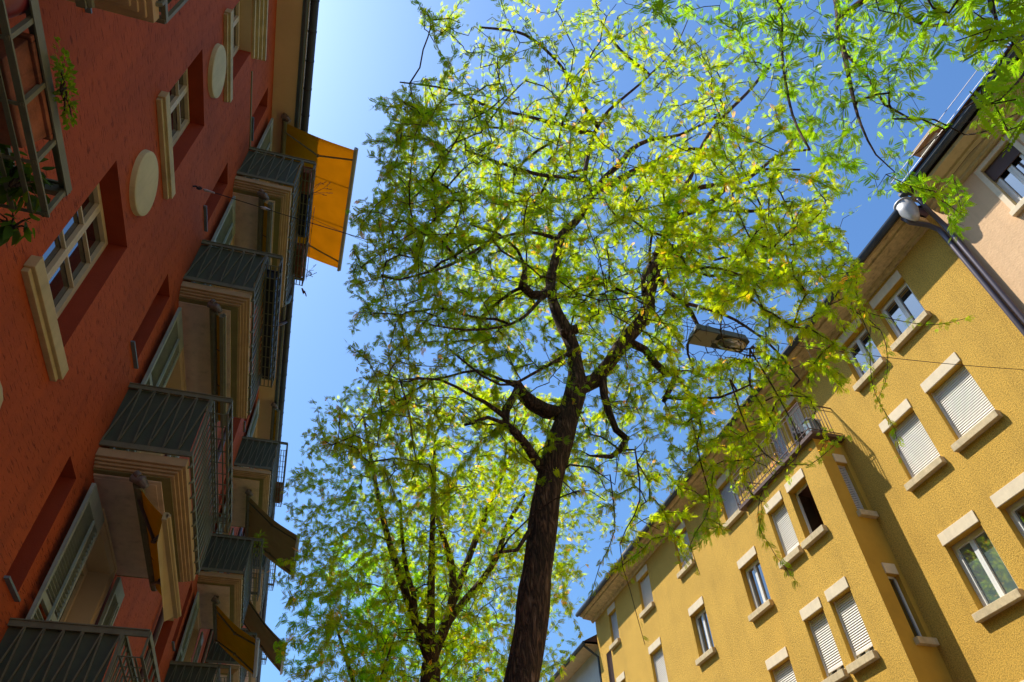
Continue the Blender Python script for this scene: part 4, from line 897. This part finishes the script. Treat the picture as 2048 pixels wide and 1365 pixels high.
POLY2 = [(560, 1010), (590, 900), (640, 800), (760, 740), (1000, 760), (1200, 820), (1330, 960), (1290, 1060), (1180, 1080), (1160, 1300), (1120, 1365), (1120, 1500), (540, 1500), (560, 1330), (548, 1290), (570, 1180), (530, 1140), (600, 1090)]
b2 = [(865, 1318, 14, 10.6), (875, 1290, 14, 9.9), (895, 1245, 13.9, 8.6), (905, 1190, 13.8, 7.9), (903, 1130, 13.7, 6.6), (885, 1070, 13.6, 5.3), (870, 1020, 13.5, 3.3)]
b3 = [(878, 1285, 14, 7.9), (860, 1270, 14, 7.9), (832, 1245, 13.9, 6.6), (828, 1190, 13.8, 5.3), (815, 1150, 13.7, 4.6), (805, 1080, 13.6, 3.3), (800, 1000, 13.4, 2.6)]
b4 = [(900, 1240, 13.9, 7.9), (930, 1200, 13.9, 7.3), (965, 1160, 13.8, 6.6), (995, 1110, 13.7, 5.9), (1015, 1050, 13.6, 4.6), (1050, 990, 13.4, 2.6)]
wild_tree('honey_locust_tree', (2.55, 14, -1.6), tuple(at(862, 1330, 14)), ((2.6, 13.4, 8.9), (4.2, 4.2, 6.2)), 3200, 'second honey locust in the row, its trunk forking low behind the big dark one', .6, 3, POLY2, limbs=3, young=.72, th=-.9, paths=(b2, b3, b4), bare=(9.5, 6.5, 13.8, .60))
wild_tree('honey_locust_tree', (2.6, 21.3, -1.6), (2.5, 21.3, 5.2), ((2.4, 21.3, 8.4), (3.8, 3.6, 4.2)), 800, 'third honey locust in the row, showing as dark stems near the bottom edge', .6, 4, POLY2, spacing=.22, size=(.17, .25), limbs=6, r0=.15)
POLY4 = [(560, 1500), (560, 1180), (1080, 1170), (1100, 1150), (1180, 1215), (1240, 1290), (1330, 1230), (1240, 1330), (1200, 1500)]
wild_tree('honey_locust_tree', (6.8, 29, -1.6), (6.9, 29, 4.6), ((7.2, 29, 8.0), (4.2, 3.4, 3.4)), 420, 'farthest honey locust, dark green, seen low to the right of the big trunk', .6, 5, POLY4, spacing=.26, size=(.2, .3), young=.12, r0=.15)
POLY0 = [(1250, -300), (1250, 0), (1330, 60), (1400, 40), (1480, 130), (1560, 200), (1560, 300), (1640, 330), (1700, 400), (1790, 398), (1875, 396), (1890, 480), (1930, 480), (1950, 400), (1905, 352), (1828, 350), (1828, 268), (1930, 262), (1850, 235), (1840, 190), (1880, 130), (1945, 118), (1968, 180), (1940, 262), (2000, 300), (2100, 320), (2100, -300)]
c1 = [(1640, -120, 1.7, 9), (1672, 0, 1.8, 5.5), (1676, 60, 1.8, 5), (1688, 105, 1.85, 5), (1705, 190, 1.9, 3.5), (1722, 250, 1.95, 2.4), (1752, 310, 2.0, 1.6), (1790, 345, 2.05, 1)]
c2 = [(1688, 105, 1.85, 3.5), (1735, 155, 1.9, 3), (1770, 210, 1.95, 2.8), (1815, 235, 2.0, 2), (1870, 240, 2.0, 1.8), (1930, 270, 2.0, 1.5), (2000, 255, 2.0, 1)]
c3 = [(1540, -100, 1.9, 3.5), (1560, 20, 2.0, 4), (1565, 120, 2.0, 3), (1585, 230, 2.1, 2.5), (1620, 300, 2.1, 2)]
c5 = [(1950, -160, .34, 9), (1975, -30, .33, 5), (1990, 30, .3, 3), (2005, 80, .3, 2)]
c6 = [(2070, -200, .36, 8), (2075, 0, .38, 5), (2062, 110, .41, 3.5), (2035, 165, .43, 2.5), (2000, 200, .44, 1.6)]
c4 = [(1780, -80, 1.7, 3.5), (1800, 10, 1.8, 4), (1850, 50, 1.85, 3.5), (1900, 50, 1.9, 3), (1960, 80, 1.9, 3), (2040, 100, 1.9, 2)]
t0 = wild_tree('honey_locust_tree', (3.6, -1.6, -1.6), (3.7, -1.2, 4.6), ((4.6, 1.7, 6.8), (3.6, 2.2, 3.2)), 1100, 'honey locust overhanging the top right corner, its trunk outside the picture', .6, 6, POLY0, spacing=.075, size=(.065, .11), tmpl=TP12, young=.25, th=-.9, limbs=0, r0=.18, tip=.0022, paths=(c1, c2, c3, c4, c5, c6), per=(2, 4), extra=[tuple(at(a, b, y)) for a, b, y in ((1940, 30, .3), (1925, 60, .3), (1965, 75, .3), (2010, 60, .29), (2035, 90, .3), (1960, 15, .3), (2030, 40, .29), (1985, 170, .44), (2010, 205, .44), (2035, 180, .43), (1990, 225, .45), (2045, 150, .42))])

# ================================================================ THINGS ON THE BALCONIES
def pot_leaves(parent, pts, dirs, size, col, tmpl, name='foliage'):
    pts = np.array(pts, float); n = len(pts); c = np.tile(np.array(col), (n, 1))*rng.uniform(.7, 1.3, (n, 1))
    return leaves_mesh(name, pts, np.array(dirs, float), unit(np.array([.3, 0, 1.])+rng.normal(0, .5, (n, 3))), rng.uniform(*size, n), c, tmpl, M['potleaf'], parent)
def simple_leaf(w_=.5, lobes=False):
    v = np.array([(0, 0, 0), (.25, w_*.5, .02), (.6, w_*.42, 0), (1, 0, -.1), (.6, -w_*.42, 0), (.25, -w_*.5, .02)]); return v, np.array([[0, 1, 2, 3, 4, 5]])
def planter(x0, x1, y0, y1, z0, z1, m, label, name='planter'):
    t = empty(name, ((x0+x1)/2, (y0+y1)/2, z0), label, 'planter'); e = .03
    vs = [(x0+e, y0+e, z0), (x1-e, y0+e, z0), (x1-e, y1-e, z0), (x0+e, y1-e, z0), (x0, y0, z1), (x1, y0, z1), (x1, y1, z1), (x0, y1, z1)]
    MB().add(vs, [(3, 2, 1, 0), (0, 1, 5, 4), (1, 2, 6, 5), (2, 3, 7, 6), (3, 0, 4, 7)]).box(x0-.012, x1+.012, y0-.012, y0+.015, z1-.03, z1).box(x0-.012, x1+.012, y1-.015, y1+.012, z1-.03, z1) \
        .box(x0-.012, x0+.012, y0+.015, y1-.015, z1-.031, z1-.001).box(x1-.012, x1+.012, y0+.015, y1-.015, z1-.031, z1-.001).build('box', m, t, bevel=.004)
    MB().quad((x0+.01, y0+.01, z1-.02), (x1-.01, y0+.01, z1-.02), (x1-.01, y1-.01, z1-.02), (x0+.01, y1-.01, z1-.02)).build('soil', M['soil'], t); return t
BX0, BX1 = XL+1.12, XL+1.33
zb = 2.15+.76
planter(BX0, BX1, 1.62, 2.10, zb, zb+.2, M['terracotta'], 'terracotta trough in the railing basket nearest the top left corner')
planter(XL+.86, XL+1.06, 1.45, 2.1, zb-.05, zb+.15, M['black'], 'black plastic trough behind the terracotta one at the nearest railing')
def bowl(yc, r_, label):
    t = empty('flower_pot', (BX0+.1, yc, zb), label, 'flower pot'); n = 28; mb = MB(); prof = [(.35, 0), (.62, .02), (.85, .09), (.97, .18), (1, .24), (1.04, .24), (1.04, .27), (.95, .27), (.9, .22)]
    vs = [(BX0+.1+r_*p*math.cos(2*math.pi*k/n), yc+r_*p*math.sin(2*math.pi*k/n), zb+z) for p, z in prof for k in range(n)]
    mb.add(vs, [(j*n+k, j*n+(k+1) % n, (j+1)*n+(k+1) % n, (j+1)*n+k) for j in range(len(prof)-1) for k in range(n)]+[tuple(range(n))[::-1]]).build('bowl', M['glazed'], t, smooth=True)
    MB().add([(BX0+.1+r_*.88*math.cos(2*math.pi*k/n), yc+r_*.88*math.sin(2*math.pi*k/n), zb+.235) for k in range(n)], [tuple(range(n))]).build('soil', M['soil'], t)
bowl(1.44, .125, 'round wine red glazed bowl between the railing bars, nearer the terracotta trough'); bowl(1.16, .125, 'second wine red glazed bowl, at the picture\'s left top edge')
def bush(name, label, c, r_, n, size, col, tmpl, cat='plant', down=0.):
    t = empty(name, (c[0], c[1], c[2]-r_[2]), label, cat); q = unit(rng.normal(size=(n, 3)))*rng.random((n, 1))**.4; p = np.array(c)+q*np.array(r_)
    st = MB()
    for k in range(10):
        e = p[k]; st.tube([(c[0], c[1], c[2]-r_[2]*.9), (np.array(c)+e)/2, e], [.006, .005, .003], 4)
    st.build('stems', M['bark'], t); pot_leaves(t, p, q+np.array([0, 0, -down])+rng.normal(0, .4, (n, 3)), size, col, tmpl); return t
SL = simple_leaf(.55); NL = simple_leaf(.3)
bush('herb_plant', 'bright green curly herb spilling over the outer bar of the nearest basket', (XL+1.40, 1.86, zb+.27), (.03, .22, .06), 260, (.02, .034), (.10, .20, .015), SL, down=.3)
bush('ivy_plant', 'dark glossy ivy hanging through the far end of the nearest basket', (XL+1.22, 2.28, zb+.10), (.11, .16, .14), 80, (.06, .11), (.035, .085, .02), SL, down=.6)
bush('ivy_plant', 'trailing ivy tip dangling below the far end of the nearest basket', (XL+1.20, 2.50, zb-.03), (.12, .06, .06), 22, (.07, .11), (.035, .10, .02), SL, down=.7)
bush('herb_plant', 'small green herb above the wine red bowls', (XL+1.3, 1.32, zb+.3), (.09, .18, .06), 160, (.025, .05), (.09, .2, .02), SL)
z3 = 8.75+.77; z4 = 12.03+.77; z1_ = 2.15
planter(BX0, BX1, 8.35, 11.1, z3, z3+.19, M['black'], 'long black planter filling the basket of the third balcony')
planter(BX0, BX1, 8.15, 8.75, z4, z4+.18, M['terracotta'], 'terracotta planter at the near end of the basket below the orange awning')
planter(BX0, BX1, 8.8, 9.9, z4, z4+.18, M['black'], 'dark trough in the middle of the basket below the orange awning')
planter(BX0, BX1, 10.2, 11.1, z4, z4+.18, M['terracotta'], 'terracotta planter at the far end of the basket below the orange awning')
def dried(name, label, c, r_, n, out, rise):
    t = empty(name, c, label, 'plant'); mb = MB(); c = np.array(c)
    for k in range(n):
        e = c+np.array([rng.uniform(*out), rng.normal(0, r_), rng.uniform(*rise)]); m_ = (c+e)/2+rng.normal(0, .03, 3)
        mb.tube([c+rng.normal(0, .03, 3)*np.array([.3, 3, .3]), m_, e], .004, 4); d = (e-m_)/np.linalg.norm(e-m_)
        for j in range(7): q = e-d*.018*j; s_ = rng.normal(0, .012, 3); mb.tube([q, q+s_*1.4], [.008, .002], 4)
    mb.build('stems', M['brownboard'], t)
dried('dried_flowers', 'dried flower stalks leaning out against the orange awning', (XL+1.34, 8.75, z4+.2), .12, 6, (.10, .42), (.08, .35))
dried('dried_flowers', 'thin withered sprigs at the far end of the top balcony basket', (XL+1.38, 11.1, z4+.2), .1, 7, (.05, .25), (-.05, .25))
bush('balcony_plant', 'spiky green plant on the balcony beside the brown awning', (XL+1.2, 18.5, 8.75+1.15), (.15, .5, .18), 90, (.10, .2), (.10, .17, .02), NL)
planter(BX0, BX1, 20.1, 21.1, 12.03+.77, 12.03+.95, M['terracotta'], 'terracotta planter high on the farther column of balconies')
# prayer flags
fl = empty('prayer_flags', (XL+1.42, 9.3, 12.95), 'string of small coloured flags along the basket under the orange awning', 'flags')
pts = [Vector((XL+1.43, 9.0+k*.16, 12.86-.05*math.sin(k*.5)-.02*k)) for k in range(13)]
MB().tube(pts, .003, 4).build('string', M['white'], fl)
cols_ = [('blue', (.02, .06, .4)), ('white', (.6, .58, .5)), ('red', (.5, .02, .015)), ('green', (.03, .2, .04)), ('yellow', (.55, .45, .02))]
FM = [cloth('flag_'+n_, c_, .3) for n_, c_ in cols_]
for k in range(12):
    a, b = pts[k], pts[k+1]; a = a.lerp(b, .1); b = a.lerp(b, .85); t = Vector((.02, 0, -.11))
    MB().add([a, b, b+t, a+t, a+Vector((.002, 0, 0)), b+Vector((.002, 0, 0)), b+t+Vector((.002, 0, 0)), a+t+Vector((.002, 0, 0))], [(0, 1, 2, 3), (7, 6, 5, 4), (0, 3, 7, 4), (1, 5, 6, 2), (3, 2, 6, 7)]).build('flag', FM[k % 5], fl)
gl = MB(); c = np.array([XL+1.36, 11.32, 12.72])
gl.tube([c, c+[.03, .0, -.07], c+[.06, 0, -.13]], [.03, .038, .045], 10, flat=.5)
for k in range(5):
    s_ = np.array([.07+.012*k, (-.045+.021*k)*1., -.12-.005*k]) if k < 4 else np.array([.02, .05, -.05]); L_ = (.075, .09, .095, .085, .06)[k]
    gl.tube([c+s_, c+s_+np.array([.02, (k-1.5)*.006, -L_*.5]), c+s_+np.array([.03, (k-1.5)*.010, -L_])], [.012, .011, .007], 7)
M['glove'] = mat('dark_red_rubber', (.12, .015, .02), .5)
tag(gl.build('rubber_glove', M['glove'], smooth=True), 'dark red glove hanging fingers down from the end of the top balcony basket', 'glove')
# chair, box and flowers on the bay balcony
ch = empty('balcony_chair', (11.95, 11.85, 10.8), 'dark round backed chair behind the scrolled rail of the bay balcony', 'chair')
MB().tube([(12.0+.22*math.cos(k*.55), 11.85+.22*math.sin(k*.55), 11.22) for k in range(12)], .015, 6).add([(12.0+.21*math.cos(k*.55), 11.85+.21*math.sin(k*.55), 11.22) for k in range(11)], [tuple(range(11))]).build('seat', M['darkiron'], ch)
bk_ = MB()
for k in range(7): bk_.bar((11.8+.02*k, 11.67+.06*k, 11.22), (11.76+.02*k, 11.67+.06*k, 11.22+.42*math.sin(math.pi*(k+1)/8)+.05), .012, .012)
bk_.tube([(11.78+.02*k, 11.65+.06*k, 11.24+.44*math.sin(math.pi*k/7)) for k in range(8)], .014, 6).build('backrest', M['darkiron'], ch)
for x, y in ((11.85, 11.7), (12.15, 11.7), (11.85, 12.0), (12.15, 12.0)): MB().bar((x, y, 10.8), (x, y, 11.22), .018, .018).build('leg', M['darkiron'], ch)
bx = empty('storage_box', (12.2, 11.35, 10.8), 'dark lidded storage box at the near end of the bay balcony', 'box')
MB().box(11.75, 12.15, 11.22, 11.5, 10.802, 11.30).build('box', M['teal'], bx, bevel=.02); MB().box(11.73, 12.17, 11.2, 11.52, 11.30, 11.34).build('lid', M['greyblind'], bx, bevel=.01)
fp = bush('flowering_plant', 'pink and white flowers at the foot of the bay balcony rail', (11.68, 12.75, 10.98), (.08, .22, .12), 60, (.04, .07), (.06, .12, .02), SL)
M['potleaf2'] = M['potleaf']; nfl = 40; q = rng.normal(size=(nfl, 3))*np.array([.05, .14, .07])+np.array([11.64, 12.75, 11.0])
leaves_mesh('blossom', q, rng.normal(size=(nfl, 3)), unit(rng.normal(size=(nfl, 3))), rng.uniform(.03, .06, nfl), np.array([(.55, .2, .4), (.6, .55, .55)])[rng.integers(0, 2, nfl)], SL, M['potleaf'], fp)
print('objects', len(bpy.data.objects), 'faces', sum(len(m.polygons) for m in bpy.data.meshes))
